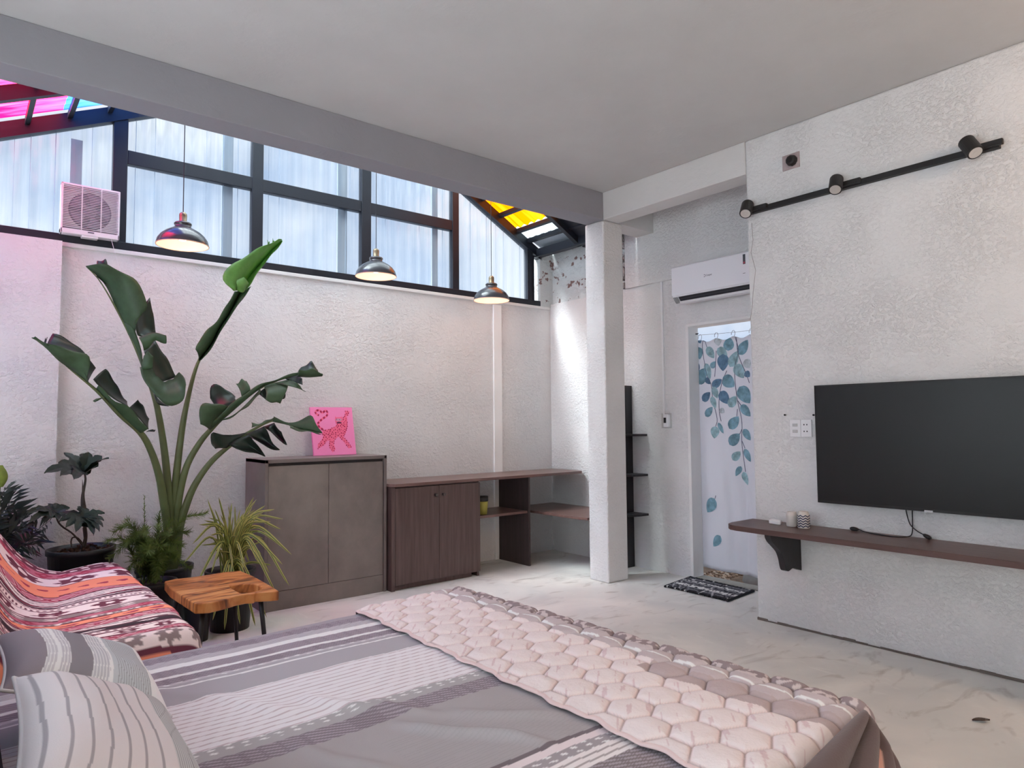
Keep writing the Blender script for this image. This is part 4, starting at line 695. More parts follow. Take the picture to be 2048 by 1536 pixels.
obj('body', MB().lathe([(0, 0), (0.029, 0), (0.0315, 0.004), (0.032, 0.06), (0.030, 0.072), (0.025, 0.077), (0.0255, 0.085), (0.020, 0.085), (0.020, 0.078)], (3.845, 2.115, 0.6285), 28), cer, j1, smooth=True)
obj('base', MB().disc((3.845, 2.115, 0.6975), 0.022, (0, 0, 1), 20), mat('jar_inside', S(120, 112, 106), rough=0.9), j1)
j2 = thing('jar', 'white ceramic jar with navy wavy stripes on the shelf', 'jar', (3.83, 2.04, 0.628), 'jars on the wall shelf')
jc = (3.83, 2.035, 0.6285)
obj('body', MB().lathe([(0, 0), (0.031, 0), (0.0335, 0.004), (0.034, 0.074), (0.031, 0.084), (0.026, 0.088), (0.0265, 0.097), (0.021, 0.097), (0.021, 0.09)], jc, 32), cer, j2, smooth=True)
zg = MB()
for k in range(5):
    z0_ = 0.010+0.0145*k; P = np.zeros((97, 2, 3))
    for i in range(97):
        a = 2*PI*i/96; dz = 0.0042*abs(((i/6) % 2)-1)*2-0.004
        for j in range(2): P[i, j] = (jc[0]+0.0345*math.cos(a), jc[1]+0.0345*math.sin(a), jc[2]+z0_+dz+0.0062*j)
    zg.grid(P)
obj('wavy_stripes', zg, mat('navy_glaze', S(34, 40, 78), rough=0.35), j2)
obj('inside', MB().disc((jc[0], jc[1], jc[2]+0.0885), 0.022, (0, 0, 1), 20), MATS['jar_inside'], j2)
# ------------------------------------------------------------------ outlet plate, junction box, nails
ol = thing('outlet_plate', 'white double switch and socket plate beside the television', 'switch plate', (3.96, 2.1, 1.2))
obj('plate', bx(3.957, 3.97, 2.104, 2.172, 1.150, 1.254), white_plastic, ol, bevel=0.003)
obj('plate', bx(3.957, 3.97, 2.036, 2.102, 1.150, 1.254), white_plastic, ol, bevel=0.003)
for z in (1.222, 1.184): obj('rocker', bx(3.953, 3.958, 2.122, 2.154, z-0.009, z+0.009), mat('pale_grey_rocker_%d' % int(z*1000), S(188, 188, 190), rough=0.4), ol, bevel=0.002)
for z in (1.224, 1.184):
    obj('socket', MB().box(3.9562, 3.9572, 2.078, 2.085, z-0.004, z+0.004).box(3.9562, 3.9572, 2.060, 2.067, z-0.004, z+0.004), black_matte, ol)
jb = thing('junction_box', 'open square junction box with a dark hole high on the right wall', 'junction box', (3.965, 2.116, 2.85))
obj('plate', bx(3.9645, 3.972, 2.060, 2.172, 2.800, 2.896), mat('stained_box_metal', S(176, 160, 160), rough=0.6, var=((20, 20, 20), 0.15, 3)), jb, bevel=0.002)
Mx = Matrix.Rotation(-PI/2, 4, 'Y')
obj('cable_stub', MB().lathe([(0.034, 0), (0.034, 0.012), (0.029, 0.028), (0.018, 0.034), (0.0, 0.035)], (3.9645, 2.106, 2.848), 10, M_=Mx), black_matte, jb)
for (y, z, lab) in ((2.201, 1.284, 'small dark nail left of the switch plate'), (2.020, 1.281, 'small dark nail beside the television edge')):
    nl = thing('nail', lab, 'nail', (3.965, y, z)); obj('shank', MB().tube([(3.97, y, z), (3.956, y, z)], 0.0028, 8), black_matte, nl); obj('head', MB().tube([(3.956, y, z), (3.953, y, z)], 0.006, 10), black_matte, nl)
ck = MB().tube([(3.9695, y, z) for y, z in ((2.397, 2.53), (2.390, 2.415), (2.407, 2.337), (2.378, 2.217), (2.40, 2.075), (2.407, 1.994), (2.425, 1.90))], 0.0016, 4)
struct(obj('wall_crack', ck, mat('crack_grey', S(150, 142, 138), rough=0.9)), 'thin crack near the corner of the right wall')
# ------------------------------------------------------------------ track light
tl0 = thing('track_light', 'black track rail with three spotlights high on the right wall', 'track light', (3.95, 1.7, 2.6))
obj('rail', bx(3.936, 3.970, 1.030, 2.412, 2.580, 2.612), black_matte, tl0, bevel=0.003)
lens = mat('silver_reflector', S(205, 200, 196), rough=0.3, metal=0.4)
for (y, d, r_) in ((2.385, (-0.62, -0.20, -0.76), 0.038), (1.812, (-0.60, -0.18, -0.78), 0.037), (1.135, (-0.36, -0.48, -0.80), 0.038)):
    sp = obj('spotlight_adapter', bx(3.915, 3.938, y-0.125, y+0.012, 2.588, 2.616), black_matte, tl0, bevel=0.003)
    d = Vector(d).normalized(); c = Vector((3.895, y, 2.600)); a = c-d*0.055; b = c+d*0.045
    obj('barrel', MB().tube([tuple(a-d*0.004), tuple(a), tuple(b)], [r_*0.9, r_, r_], 24), black_matte, sp, smooth=False, bevel=0.002)
    obj('yoke', MB().tube([(3.925, y-0.01, 2.600), tuple(c+Vector((0.02, 0, 0)))], 0.012, 8), black_matte, sp)
    obj('lens', MB().disc(b+d*0.001, r_*0.80, d, 20).tube([tuple(b+d*0.002), tuple(b+d*0.0025)], r_*0.3, 12), lens, sp)
# fallen leaf on the floor
lfm = MB(); P = np.zeros((7, 3, 3))
for i in range(7):
    s = i/6; w_ = 0.017*math.sin(PI*s)
    for j in range(3): P[i, j] = (3.327+0.045*(s-0.5)+w_*(j-1)*0.6, 1.031-0.05*(s-0.5)+w_*(j-1)*0.7, 0.004+0.006*abs(j-1)+0.004*s)
lfm.grid(P)
tag(obj('fallen_leaf', lfm, mat('dry_leaf', S(84, 70, 62), rough=0.8), solid=0.001), 'small dry dark leaf lying on the cement floor', 'leaf')
# ------------------------------------------------------------------ bed
ang = math.radians(2.5); bu = np.array((math.cos(ang), math.sin(ang))); bv = np.array((-math.sin(ang), math.cos(ang))); bF = np.array((1.90, 2.73)); ZBED = 0.452
def bw(s, t, z):
    p = bF-bu*s-bv*t; return (p[0], p[1], z)
BM = Matrix(((-bu[0], -bv[0], 0, bF[0]), (-bu[1], -bv[1], 0, bF[1]), (0, 0, 1, 0), (0, 0, 0, 1)))
bed = thing('bed', 'wide bed with grey striped sheet in the foreground', 'bed', bw(1, 0.93, 0))
def flip(mb): mb.f = [f[::-1] for f in mb.f]; return mb
obj('bed_frame', flip(bx(0.05, 2.02, 0.05, 1.80, 0.05, 0.20, M_=BM)), dark_board, bed, bevel=0.01)
obj('mattress', flip(bx(0.025, 2.0, 0.025, 1.825, 0.20, 0.440, M_=BM)), mat('mattress_ticking', S(200, 198, 200), rough=0.9), bed, bevel=0.03, seg=3)
obj('headboard', flip(bx(2.03, 2.09, 0.0, 1.85, 0.0, 0.88, M_=BM)), mat('charcoal_fabric', S(52, 52, 58), rough=0.9), bed, bevel=0.02)
for s in (0.12, 1.9):
    for t in (0.12, 1.72): obj('leg', flip(bx(s, s+0.06, t, t+0.06, 0, 0.06, M_=BM)), black_matte, bed)
def wrap(c, lo, hi, r=0.045):
    """cloth coordinate -> (position, drop) over a rounded mattress edge"""
    q = r*PI/2
    if c < lo+0.0:
        e = lo-c
        return (lo-r*math.sin(e/r), r*(1-math.cos(e/r))) if e < q else (lo-r, r+(e-q))
    if c > hi:
        e = c-hi
        return (hi+r*math.sin(e/r), r*(1-math.cos(e/r))) if e < q else (hi+r, r+(e-q))
    return c, 0.0
def ns(p, sc, seed):
    """cheap smooth noise, vectorised sum of sines"""
    r_ = np.random.default_rng(seed); o = 0
    for k in range(7):
        a = r_.random()*2*PI; f = sc*(0.6+1.5*r_.random()); o = o+np.sin((p[0]*math.cos(a)+p[1]*math.sin(a))*f+r_.random()*6)
    return o/7
KA = 1.0/0.60                                     # print colours measured under about 0.6 of full light
def C(r, g, b): return lin((r, g, b))*KA
SHEET = [(-9, (140, 134, 140)), (0.045, (112, 104, 112)), (0.10, (150, 146, 151)), (0.15, (206, 202, 206)), (0.19, (122, 113, 120)), (0.255, (204, 200, 204)), (0.277, (112, 104, 111)), (0.328, (168, 164, 168)), (0.345, (150, 147, 152)), (0.365, (218, 214, 217)), (0.377, (150, 147, 152)), (0.515, (208, 196, 200)), (0.86, (150, 148, 150)), (0.895, (150, 148, 150)), (0.92, (112, 104, 110)), (1.0, (146, 142, 144)), (1.385, (104, 96, 100)), (1.402, (196, 186, 188)), (1.43, (140, 134, 138)), (1.47, (206, 194, 194)), (1.485, (146, 138, 140)), (1.492, (206, 194, 194)), (1.508, (150, 142, 143)), (1.515, (206, 194, 194)), (1.53, (112, 104, 106))]
ed = np.array([e[0] for e in SHEET]); ec = np.array([C(*e[1]) for e in SHEET])
def sheet_col(s, t):
    te = t+0.035*(s-1.15)+0.004*np.sin(s*9)
    k = np.clip(np.searchsorted(ed, te, 'right')-1, 0, len(ed)-1); c = ec[k].copy()
    pink = k == 11; ln = (te*1/0.0275 % 1) < 0.2; c[pink & ln] = C(172, 161, 165)
    for b in (1, 4, 6, 14, 24):                       # twill bands
        m_ = (k == b) & ((((te+s*0.42)/0.0165) % 1) < 0.36); c[m_] = C(150, 142, 150)
    m_ = (k == 2) & ((te/0.011 % 1) < 0.3); c[m_] = C(178, 175, 178)
    sp = ((k == 12) | (k == 18) | (k == 7)) & (np.sin(s*151)+np.sin(s*87+te*300) > 1.1); c[sp] = C(206, 204, 206)
    fine = ((k == 15) & (te > 1.1) & (np.abs(s-0.85) < 0.25)) & ((te/0.009 % 1) < 0.25); c[fine] *= 0.93
    return c
ss = np.arange(-0.30, 2.0, 0.0080); tt = np.arange(-0.30, 2.05, 0.0033); SG, TG = np.meshgrid(ss, tt, indexing='ij')
wr_ = 0.0022*ns((SG, TG), 14, 1)+0.0014*ns((SG, TG*0.6), 34, 2)
def ridge(a, b, w_, h):
    a = np.array(a); b = np.array(b); d = b-a; L_ = np.linalg.norm(d); d /= L_
    q = (SG-a[0])*d[0]+(TG-a[1])*d[1]; e = (SG-a[0])*-d[1]+(TG-a[1])*d[0]+0.012*np.sin(q*16)
    return h*np.exp(-(e/w_)**2)*np.clip(np.minimum(q+0.05, L_-q+0.05)/0.12, 0, 1)
for a in (((1.00, 1.06), (0.80, 1.38), 0.020, 0.012), ((0.86, 1.08), (0.66, 1.30), 0.028, 0.008), ((1.10, 0.72), (0.98, 0.98), 0.03, 0.008), ((1.25, 0.98), (1.15, 1.30), 0.025, 0.006), ((0.98, 0.86), (0.90, 1.06), 0.022, 0.007), ((1.45, 0.3), (1.15, 0.8), 0.03, 0.005), ((1.2, 1.25), (1.05, 1.5), 0.02, 0.006)): wr_ = wr_+1.7*ridge(*a)
P = np.zeros(SG.shape+(3,))
for i, s in enumerate(ss):
    ps, ds = wrap(s, 0.03, 5)
    for j, t in enumerate(tt):
        pt_, dt = wrap(t, 0.03, 1.82); P[i, j] = bw(ps, pt_, max(0.10, ZBED+wr_[i, j]-ds-dt))
cloth = mat('printed_cotton', (0.5, 0.5, 0.5), rough=0.9, spec=0.15, attr='print', bump=(420, 0.25, 0.002))
cloth_b = mat('printed_cotton_quilt', (0.5, 0.5, 0.5), rough=0.9, spec=0.15, attr='print', bump=(90, 0.35, 0.006))
tag(obj('bed_sheet', MB().grid(P), cloth, smooth=True, colors=sheet_col(SG, TG).reshape(-1, 3)), 'grey, white and mauve striped sheet covering the bed', 'bed sheet')
# quilt folded across the foot of the bed
qt = np.arange(-0.12, 1.97, 0.0042)
def hexd(x, y, a=0.128):
    """distance to the nearest hexagon seam"""
    x = x/a; y = y/(a*0.92); best = np.full(x.shape, 9.0); sec = np.full(x.shape, 9.0)
    r3 = math.sqrt(3)
    for ox, oy in ((0, 0), (0.5, r3/2)):
        cx = np.round(x-ox)+ox; cy_ = np.round((y-oy)/r3)*r3+oy
        for dx in (-1, 0, 1):
            for dy in (-1, 0, 1):
                d = np.hypot(x-cx-dx, y-cy_-dy*r3); nb = np.minimum(best, d); sec = np.minimum(np.maximum(best, d), sec); best = nb
    return (sec-best)*a*0.5
rows = []; cols = []
UQ = np.linspace(0, 1, 190)
qcol = []; Pq = np.zeros((len(UQ)+12, len(qt), 3)); Cq = np.zeros(Pq.shape)
for j, t in enumerate(qt):
    s1 = 0.545+0.055*t+0.006*math.sin(t*26)+0.004*math.sin(t*57); s0 = -0.20
    s = s0+(s1-s0)*UQ; hd = hexd(s, np.full_like(s, t)); puff = 0.016*(1-np.exp(-hd/0.010))
    edge = np.clip((s1-s)/0.05, 0, 1); h = 0.010+puff*(0.35+0.65*edge)+0.0025*ns((s, np.full_like(s, t)), 45, 5)*np.clip(hd/0.02, 0, 1)
    pt_, dt = wrap(t, 0.03, 1.82)
    c = np.tile(C(206, 189, 188), (len(s), 1)); w_ = s+0.022*ns((s, np.full_like(s, t)), 22, 9)
    streak = ns((s*1.6+t*0.8, t*7-s*6), 26, 12) > 0.42; c[streak] = C(188, 170, 171)
    g_ = (w_ < 0.17) & (w_ > 0.07); c[g_] = C(168, 158, 160); wl_ = g_ & (np.abs(w_-0.115) < 0.006); c[wl_] = C(222, 214, 214)
    dkb = w_ <= 0.07; c[dkb] = C(128, 116, 118); c[dkb & (ns((s*3, np.full_like(s, t)*3), 40, 14) > 0.1)] = C(176, 166, 166)
    g2 = (t > 1.25) & (w_ < 0.26) & (w_ > 0.17); c[g2] = C(160, 146, 146)
    c *= (1-0.42*np.exp(-(hd/0.0034)**2))[:, None]
    for i in range(len(s)):
        ps, ds = wrap(s[i], 0.03, 5); Pq[i, j] = bw(ps, pt_, ZBED+h[i]+0.004-ds-dt)
    Cq[:len(s), j] = c
    for i in range(12):                                       # rolled fold edge down to the sheet
        a = PI*(i+1)/12; Pq[len(s)+i, j] = bw(s1+0.013*math.sin(a), pt_, ZBED+0.006-dt+(h[-1]-0.002)*(0.5+0.5*math.cos(a))); Cq[len(s)+i, j] = C(192, 172, 170) if i < 7 else C(120, 110, 112)
tag(obj('quilt', MB().grid(Pq), cloth_b, smooth=True, colors=Cq.reshape(-1, 3)), 'pink-beige quilt with hexagon stitching folded over the bed foot', 'quilt')
# dark folds bunched at the near foot corner
na, nb = 90, 50; Pd = np.zeros((na, nb, 3)); Cd = np.zeros((na, nb, 3)); apx = np.array((1.905, 0.860, 0.472))
for i in range(na):
    a = i/(na-1); K_ = np.array(((-1.0, -0.13, 0.0), (-0.93, -0.24, -0.16), (-0.72, -0.34, -0.50), (-0.10, -0.20, -0.95)))
    d = np.array([np.interp(a, (0, 0.3, 0.65, 1), K_[:, c]) for c in range(3)]); d /= np.linalg.norm(d)
    nrm = np.array((-0.05, -0.55-0.2*a, 0.82-0.75*a)); nrm /= np.linalg.norm(nrm); wave = abs(math.sin(a*3.6*PI+0.5))-0.4
    for j in range(nb):
        r_ = 0.50*j/(nb-1); bulge = 0.030*math.sin(min(1, r_/0.16)*PI/2)
        Pd[i, j] = apx+d*r_+nrm*(bulge+0.046*wave*min(1, r_/0.10))+np.array((0, -0.10*r_*a, 0))
        Cd[i, j] = C(182, 146, 132) if (0.44 < a < 0.58 and r_ > 0.10+0.4*abs(a-0.51)) else C(84, 69, 67)
tag(obj('dark_blanket', MB().grid(Pd), mat('dark_taupe_blanket', (0.3, 0.3, 0.3), rough=0.95, attr='print', bump=(160, 0.3, 0.003), sheen=0.2), smooth=True, colors=Cd.reshape(-1, 3), solid=0.012), 'dark taupe blanket bunched over the near corner of the bed foot', 'blanket')
# ------------------------------------------------------------------ pillows
pip = mat('white_piping', S(226, 224, 226), rough=0.8)
def pillow(name, label, c4, T, colf, seed):
    """c4: top-far, bottom-far, bottom-near, top-near corners"""
    a, b, c, d = [np.array(p, float) for p in c4]; n = np.cross(b-a, d-a); n /= np.linalg.norm(n)
    if n[2] < 0: n = -n
    N = 190; g = np.linspace(0, 1, N); U, V = np.meshgrid(g, g, indexing='ij')
    pinch = 0.045*(1-(2*V-1)**2)*(2*U-1)*-1; pinch2 = 0.04*(1-(2*U-1)**2)*(2*V-1)*-1
    Ue, Ve = U+pinch, V+pinch2
    B = ((1-Ue)*(1-Ve))[..., None]*a+(Ue*(1-Ve))[..., None]*b+(Ue*Ve)[..., None]*c+((1-Ue)*Ve)[..., None]*d
    f = (np.clip((1-(2*U-1)**4)*(1-(2*V-1)**4), 0, 1))**0.62; w_ = 0.006*ns((U*1.2, V*0.8), 16, seed)*f
    rim = np.exp(-np.minimum(np.minimum(U, 1-U), np.minimum(V, 1-V))/0.07); w_ = w_+0.003*rim*np.sin((V*18 if True else 0)+U*3)*f
    top = B+n*(T*f+w_)[..., None]; botm = B-n*(T*0.42*f)[..., None]
    r = thing(name, label, 'pillow', tuple((a+b+c+d)/4), 'striped pillows at the head of the bed')
    cc = colf(U, V).reshape(-1, 3)
    mb = MB().grid(top); mb.grid(botm[::-1]); obj('cover', mb, cloth, r, smooth=True, colors=np.vstack([cc, cc.reshape(N, N, 3)[::-1].reshape(-1, 3)]))
    loop = [B[i, 0] for i in range(N)]+[B[N-1, j] for j in range(1, N)]+[B[i, N-1] for i in range(N-2, -1, -1)]+[B[0, j] for j in range(N-2, 0, -1)]
    loop.append(loop[0]); obj('piping', MB().tube([tuple(p) for p in loop], 0.0042, 6, cap=False), pip, r, smooth=True)
    return r
def band(U, edges):
    e = np.array([x[0] for x in edges]); c = np.array([C(*x[1]) for x in edges]); return c[np.clip(np.searchsorted(e, U, 'right')-1, 0, len(e)-1)].copy()
def colA(U, V):
    W_ = U+0.008*np.sin(V*7)
    c = band(W_, [(-1, (124, 116, 122)), (0.17, (176, 174, 177)), (0.235, (216, 214, 217)), (0.26, (172, 170, 174)), (0.32, (122, 118, 123)), (0.46, (168, 168, 172)), (0.575, (216, 216, 218)), (0.595, (168, 172, 175)), (0.86, (222, 220, 222)), (0.90, (198, 196, 198))])
    for lo, hi in ((0.17, 0.32), (0.46, 0.575)): m_ = (W_ > lo) & (W_ < hi) & ((W_/0.021 % 1) < 0.3); c[m_] = C(206, 204, 207)
    m_ = (W_ > 0.62) & (W_ < 0.86) & ((W_/0.017 % 1) < 0.34) & (V > 0.30); c[m_] = C(138, 140, 143); return c
def colB(U, V):
    W_ = U+0.006*np.sin(V*6)
    c = band(W_, [(-1, (190, 184, 186)), (0.70, (172, 172, 174)), (0.86, (168, 170, 173))])
    m_ = (W_ < 0.69) & (((W_-0.035)/0.094 % 1) < 0.17); c[m_] = C(146, 141, 146)
    m_ = (W_ > 0.70) & (W_ < 0.87) & ((W_/0.0165 % 1) < 0.36); c[m_] = C(130, 130, 134); return c
pillow('pillow', 'farther pillow with dark and light grey stripes, beside the patterned throw', ((0.105, 2.43, 0.665), (0.475, 2.47, 0.510), (0.455, 1.95, 0.505), (0.10, 1.93, 0.665)), 0.075, colA, 21)
pillow('pillow', 'nearest pillow, pale with thin grey stripes and white piping', ((0.118, 1.87, 0.705), (0.415, 1.93, 0.535), (0.385, 1.25, 0.53), (0.075, 1.16, 0.735)), 0.078, colB, 22)
cu = MB(); Np = 24; g = np.linspace(0, 1, Np); U, V = np.meshgrid(g, g, indexing='ij'); f = (np.clip((1-(2*U-1)**4)*(1-(2*V-1)**4), 0, 1))**0.5
P1 = np.stack([0.045+0.05*f, 1.15+1.2*V, 0.46+0.19*U], -1); P2 = np.stack([0.045-0.05*f, 1.15+1.2*V, 0.46+0.19*U], -1)
cu.grid(P1); cu.grid(P2[::-1])
tag(obj('bolster_cushion', cu, MATS['charcoal_fabric'], smooth=True), 'dark charcoal cushion standing behind the striped pillows', 'cushion')

# ------------------------------------------------------------------ sofa and its patterned throw
sofa = thing('sofa', 'low sofa hidden under the red patterned throw', 'sofa', (0.2, 3.5, 0))
sf_m = MATS['charcoal_fabric']
obj('base', bx(-0.35, 0.735, 2.87, 4.38, 0.06, 0.28), sf_m, sofa, bevel=0.02)
obj('seat_cushion', bx(0.22, 0.730, 2.87, 4.38, 0.28, 0.440), sf_m, sofa, bevel=0.04, seg=3)
obj('backrest', MB().prism([(-0.35, 0.28), (0.22, 0.28), (0.20, 0.44), (0.06, 0.66), (-0.06, 0.82), (-0.25, 0.85), (-0.35, 0.80)], 'y', 2.87, 4.36), sf_m, sofa, bevel=0.03)
for x in (-0.3, 0.66):
    for y in (2.95, 4.28): obj('leg', bx(x, x+0.05, y, y+0.05, 0, 0.07), black_matte, sofa)
prof = smooth_pts([(0.790, 0, 0.06), (0.785, 0, 0.22), (0.772, 0, 0.40), (0.742, 0, 0.462), (0.66, 0, 0.476), (0.52, 0, 0.470), (0.40, 0, 0.462), (0.30, 0, 0.500), (0.215, 0, 0.600), (0.13, 0, 0.735), (0.04, 0, 0.84), (-0.06, 0, 0.885), (-0.2, 0, 0.89), (-0.36, 0, 0.85)], 330)
darc = np.r_[0, np.cumsum(np.linalg.norm(np.diff(prof, axis=0), axis=1))]
vy = np.arange(2.742, 4.62, 0.0036); NV = len(vy); NP_ = 330; PT = np.zeros((NP_, NV, 3)); CT = np.zeros((NP_, NV, 3))
BANDS = [(2.20, 'l'), (2.40, 'o'), (2.50, 'f'), (2.60, 'd'), (2.66, 'v'), (2.73, 'b'), (2.77, 'K'), (2.85, 's'), (2.90, 'l'), (2.97, 'o'), (3.05, 'f'), (3.09, 'm'), (3.16, 'g'), (3.24, 'v'), (3.35, 'b'), (3.43, 'k'), (3.49, 's'), (3.61, 'l'), (3.72, 'o'), (3.94, 'F'), (4.18, 'm'), (4.29, 'G'), (4.40, 'F'), (4.52, 'o')]
be_ = np.array([b[0] for b in BANDS]); bt = [b[1] for b in BANDS]
cream, mauve, orange, crim, blk, mar, grey = C(198, 182, 180), C(160, 92, 106), C(206, 122, 98), C(140, 54, 72), C(52, 40, 46), C(92, 48, 60), C(120, 104, 104)
def flower(u, w, per, wd, petals, r0):
    du = ((u/per) % 1-0.5)*per; dv_ = w*wd; rr_ = math.hypot(du, dv_); th = math.atan2(dv_, du)
    return rr_ < r0*(0.84+0.16*math.cos(petals*th)), rr_ < r0*0.25
def throw_col(u, y):
    y = 2.45+(y-2.735)*1.169
    k = max(0, np.searchsorted(be_, y, 'right')-1); t = bt[k]; y0_ = be_[k]; y1_ = be_[k+1] if k+1 < len(be_) else y0_+0.15; wd = y1_-y0_; w = (y-y0_)/wd-0.5
    if abs(w) > 0.5-0.006/wd: return mar
    if t in 'fF':
        a, b = flower(u, w, wd*1.1, wd, 8, wd*0.46); return (cream if b else (mar if t == 'F' else grey)) if a else cream
    if t == 'v':
        a, b = flower(u, w*1.25, wd*1.55, wd, 6, wd*0.52); return (cream if b else mar) if a else cream
    if t == 'o':
        a, b = flower(u+0.03*w, w*1.7, 0.085, wd, 3, 0.030); return crim if a else orange
    if t == 'm':
        a, b = flower(u, w, 0.11, wd, 4, wd*0.42); return crim if a and not b else mauve
    if t == 'd' or t == 'l':
        q = abs(((u/(wd*1.1)) % 1)-0.5)*2; q2 = abs(q-abs(2*w)); return crim if q2 < 0.20 else (cream if q2 < 0.28 else mauve)
    if t == 's': return blk if (w*5 % 1) < 0.30 else (crim if abs(w) > 0.4 else cream)
    if t == 'k': return cream if abs(w) < 0.12 else blk
    if t == 'K':
        q = abs(((u/0.15) % 1)-0.5)*2; return cream if q*1.1+abs(w)*2.6 < 0.52 and q*1.1+abs(w)*2.6 > 0.22 else blk
    if t == 'b': return mar if ((u/0.02) % 1 < 0.45 and abs(w) < 0.16) or 0.30 < abs(w) < 0.36 else cream
    if t == 'g': return cream if (math.sin(u*60)+math.sin(y*210+u*25)) > 1.0 else grey
    if t == 'G': return cream if (math.sin(u*50)*math.sin(y*90)) > 0.45 else mar
    return cream
gu, gv = np.meshgrid(darc, vy, indexing='ij')
fold = 0.010*ns((gu, gv*1.6), 11, 31)+0.006*ns((gu*0.5, gv*2.4), 26, 32)
slide = 0.05*ns((gu, gv), 4.5, 35)+0.018*ns((gu, gv), 15, 36)
for j, y in enumerate(vy):
    shx = 0.145*(min(max(y, 3.3), 4.45)-3.95)                     # crease drifts outwards with distance
    over = max(0.0, y-4.42)
    for i in range(NP_):
        x, _, z = prof[i]; wgt = math.exp(-((x-0.30)/0.22)**2) if z > 0.3 else 0
        lump = fold[i, j]*(1.0 if z > 0.35 else 1.5)
        zz = z+lump+0.012-(26*(2.83-y)**2 if y < 2.83 else 0); yy = y
        if over > 0: zz = zz-(over*over/0.06 if over < 0.06 else over*2-0.06)*0.9; yy = 4.42+min(over, 0.07)*0.8
        taper = 0.10*max(0.0, 2.95-y)*0.2
        PT[i, j] = (x+shx*wgt+0.5*lump-0.02*max(0, 3.2-y), yy, max(zz, 0.03))
        CT[i, j] = throw_col(darc[i]+0.3*slide[i, j], y+slide[i, j]*(1.15 if x < 0.42 else 0.55))
tag(obj('sofa_throw', MB().grid(PT), mat('printed_throw_cotton', (0.5, 0.4, 0.4), rough=0.9, spec=0.15, attr='print', bump=(300, 0.25, 0.002)), smooth=True, colors=CT.reshape(-1, 3)), 'red, orange and cream patterned throw draped over the sofa', 'throw')

# ------------------------------------------------------------------ slab stool
stl = thing('stool', 'low stool with natural wood slab top and thin black legs', 'stool', (1.12, 3.83, 0))
zt = 0.402
outl = [(0.918, 3.535), (0.98, 3.500), (1.06, 3.520), (1.12, 3.552), (1.165, 3.558), (1.20, 3.540), (1.215, 3.560), (1.24, 3.545), (1.28, 3.525), (1.318, 3.512), (1.328, 3.70), (1.334, 3.95), (1.326, 4.145), (1.25, 4.165), (1.10, 4.150), (0.98, 4.165), (0.920, 4.140), (0.905, 3.95), (0.912, 3.72)]
hole = [(1.200+0.066*math.cos(a)+0.016*math.cos(2*a), 3.690+0.120*math.sin(a)+0.012*math.sin(3*a)) for a in np.linspace(0, 2*PI, 25)[:-1]]
bm = bmesh.new(); vo = [bm.verts.new((x, y, zt)) for x, y in outl]; vh = [bm.verts.new((x, y, zt)) for x, y in hole]
eds = [bm.edges.new((vo[i], vo[(i+1) % len(vo)])) for i in range(len(vo))]+[bm.edges.new((vh[i], vh[(i+1) % len(vh)])) for i in range(len(vh))]
bmesh.ops.triangle_fill(bm, use_beauty=True, edges=eds)
for f_ in list(bm.faces):
    c_ = f_.calc_center_median(); 
    if math.hypot((c_.x-1.200)/0.062, (c_.y-3.690)/0.11) < 0.9: bm.faces.remove(f_)
r_ = bmesh.ops.extrude_face_region(bm, geom=bm.faces[:]); vs_ = [v for v in r_['geom'] if isinstance(v, bmesh.types.BMVert)]
bmesh.ops.translate(bm, verts=vs_, vec=(0, 0, -0.050)); bmesh.ops.recalc_face_normals(bm, faces=bm.faces)
me = bpy.data.meshes.new('slab_top'); bm.to_mesh(me); bm.free()
wood = mat('acacia_slab', S(168, 112, 68), rough=0.42, spec=0.4)
def _wood():
    t = wood.node_tree; L = t.links.new; b = t.nodes['Principled BSDF']; tc = [n for n in t.nodes if n.type == 'TEX_COORD'][0]
    mp = t.nodes.new('ShaderNodeMapping'); mp.inputs['Scale'].default_value = (1.2, 5.2, 1.0); mp.inputs['Rotation'].default_value = (0, 0, 0.35)
    n = t.nodes.new('ShaderNodeTexNoise'); n.inputs['Scale'].default_value = 2.6; n.inputs['Detail'].default_value = 7; n.inputs['Distortion'].default_value = 1.8
    r = t.nodes.new('ShaderNodeValToRGB'); e = r.color_ramp.elements; e[0].position = 0.36; e[0].color = (*S(96, 58, 36), 1); e[1].position = 0.52; e[1].color = (*S(190, 122, 66), 1)
    k = e.new(0.45); k.color = (*S(158, 94, 50), 1); k = e.new(0.72); k.color = (*S(214, 158, 100), 1)
    L(tc.outputs['Object'], mp.inputs['Vector']); L(mp.outputs['Vector'], n.inputs['Vector']); L(n.outputs['Fac'], r.inputs['Fac']); L(r.outputs['Color'], b.inputs['Base Color'])
_wood(); me.materials.append(wood)
o = bpy.data.objects.new('slab_top', me); COL.objects.link(o); o.parent = stl; o.matrix_parent_inverse = stl.matrix_basis.inverted()
md = o.modifiers.new('bevel', 'BEVEL'); md.width = 0.006; md.segments = 2; md.limit_method = 'ANGLE'
for (x, y, dx, dy) in ((0.975, 3.60, -0.035, -0.03), (1.255, 3.60, 0.03, -0.03), (0.975, 4.08, -0.03, 0.03), (1.27, 4.08, 0.03, 0.03)):
    obj('leg', MB().tube([(x, y, zt-0.050), (x+dx, y+dy, 0.0)], [0.0125, 0.0105], 10), black_matte, stl, smooth=True)
    obj('leg_plate', MB().tube([(x, y, zt-0.0505), (x, y, zt-0.055)], 0.028, 12), black_matte, stl)
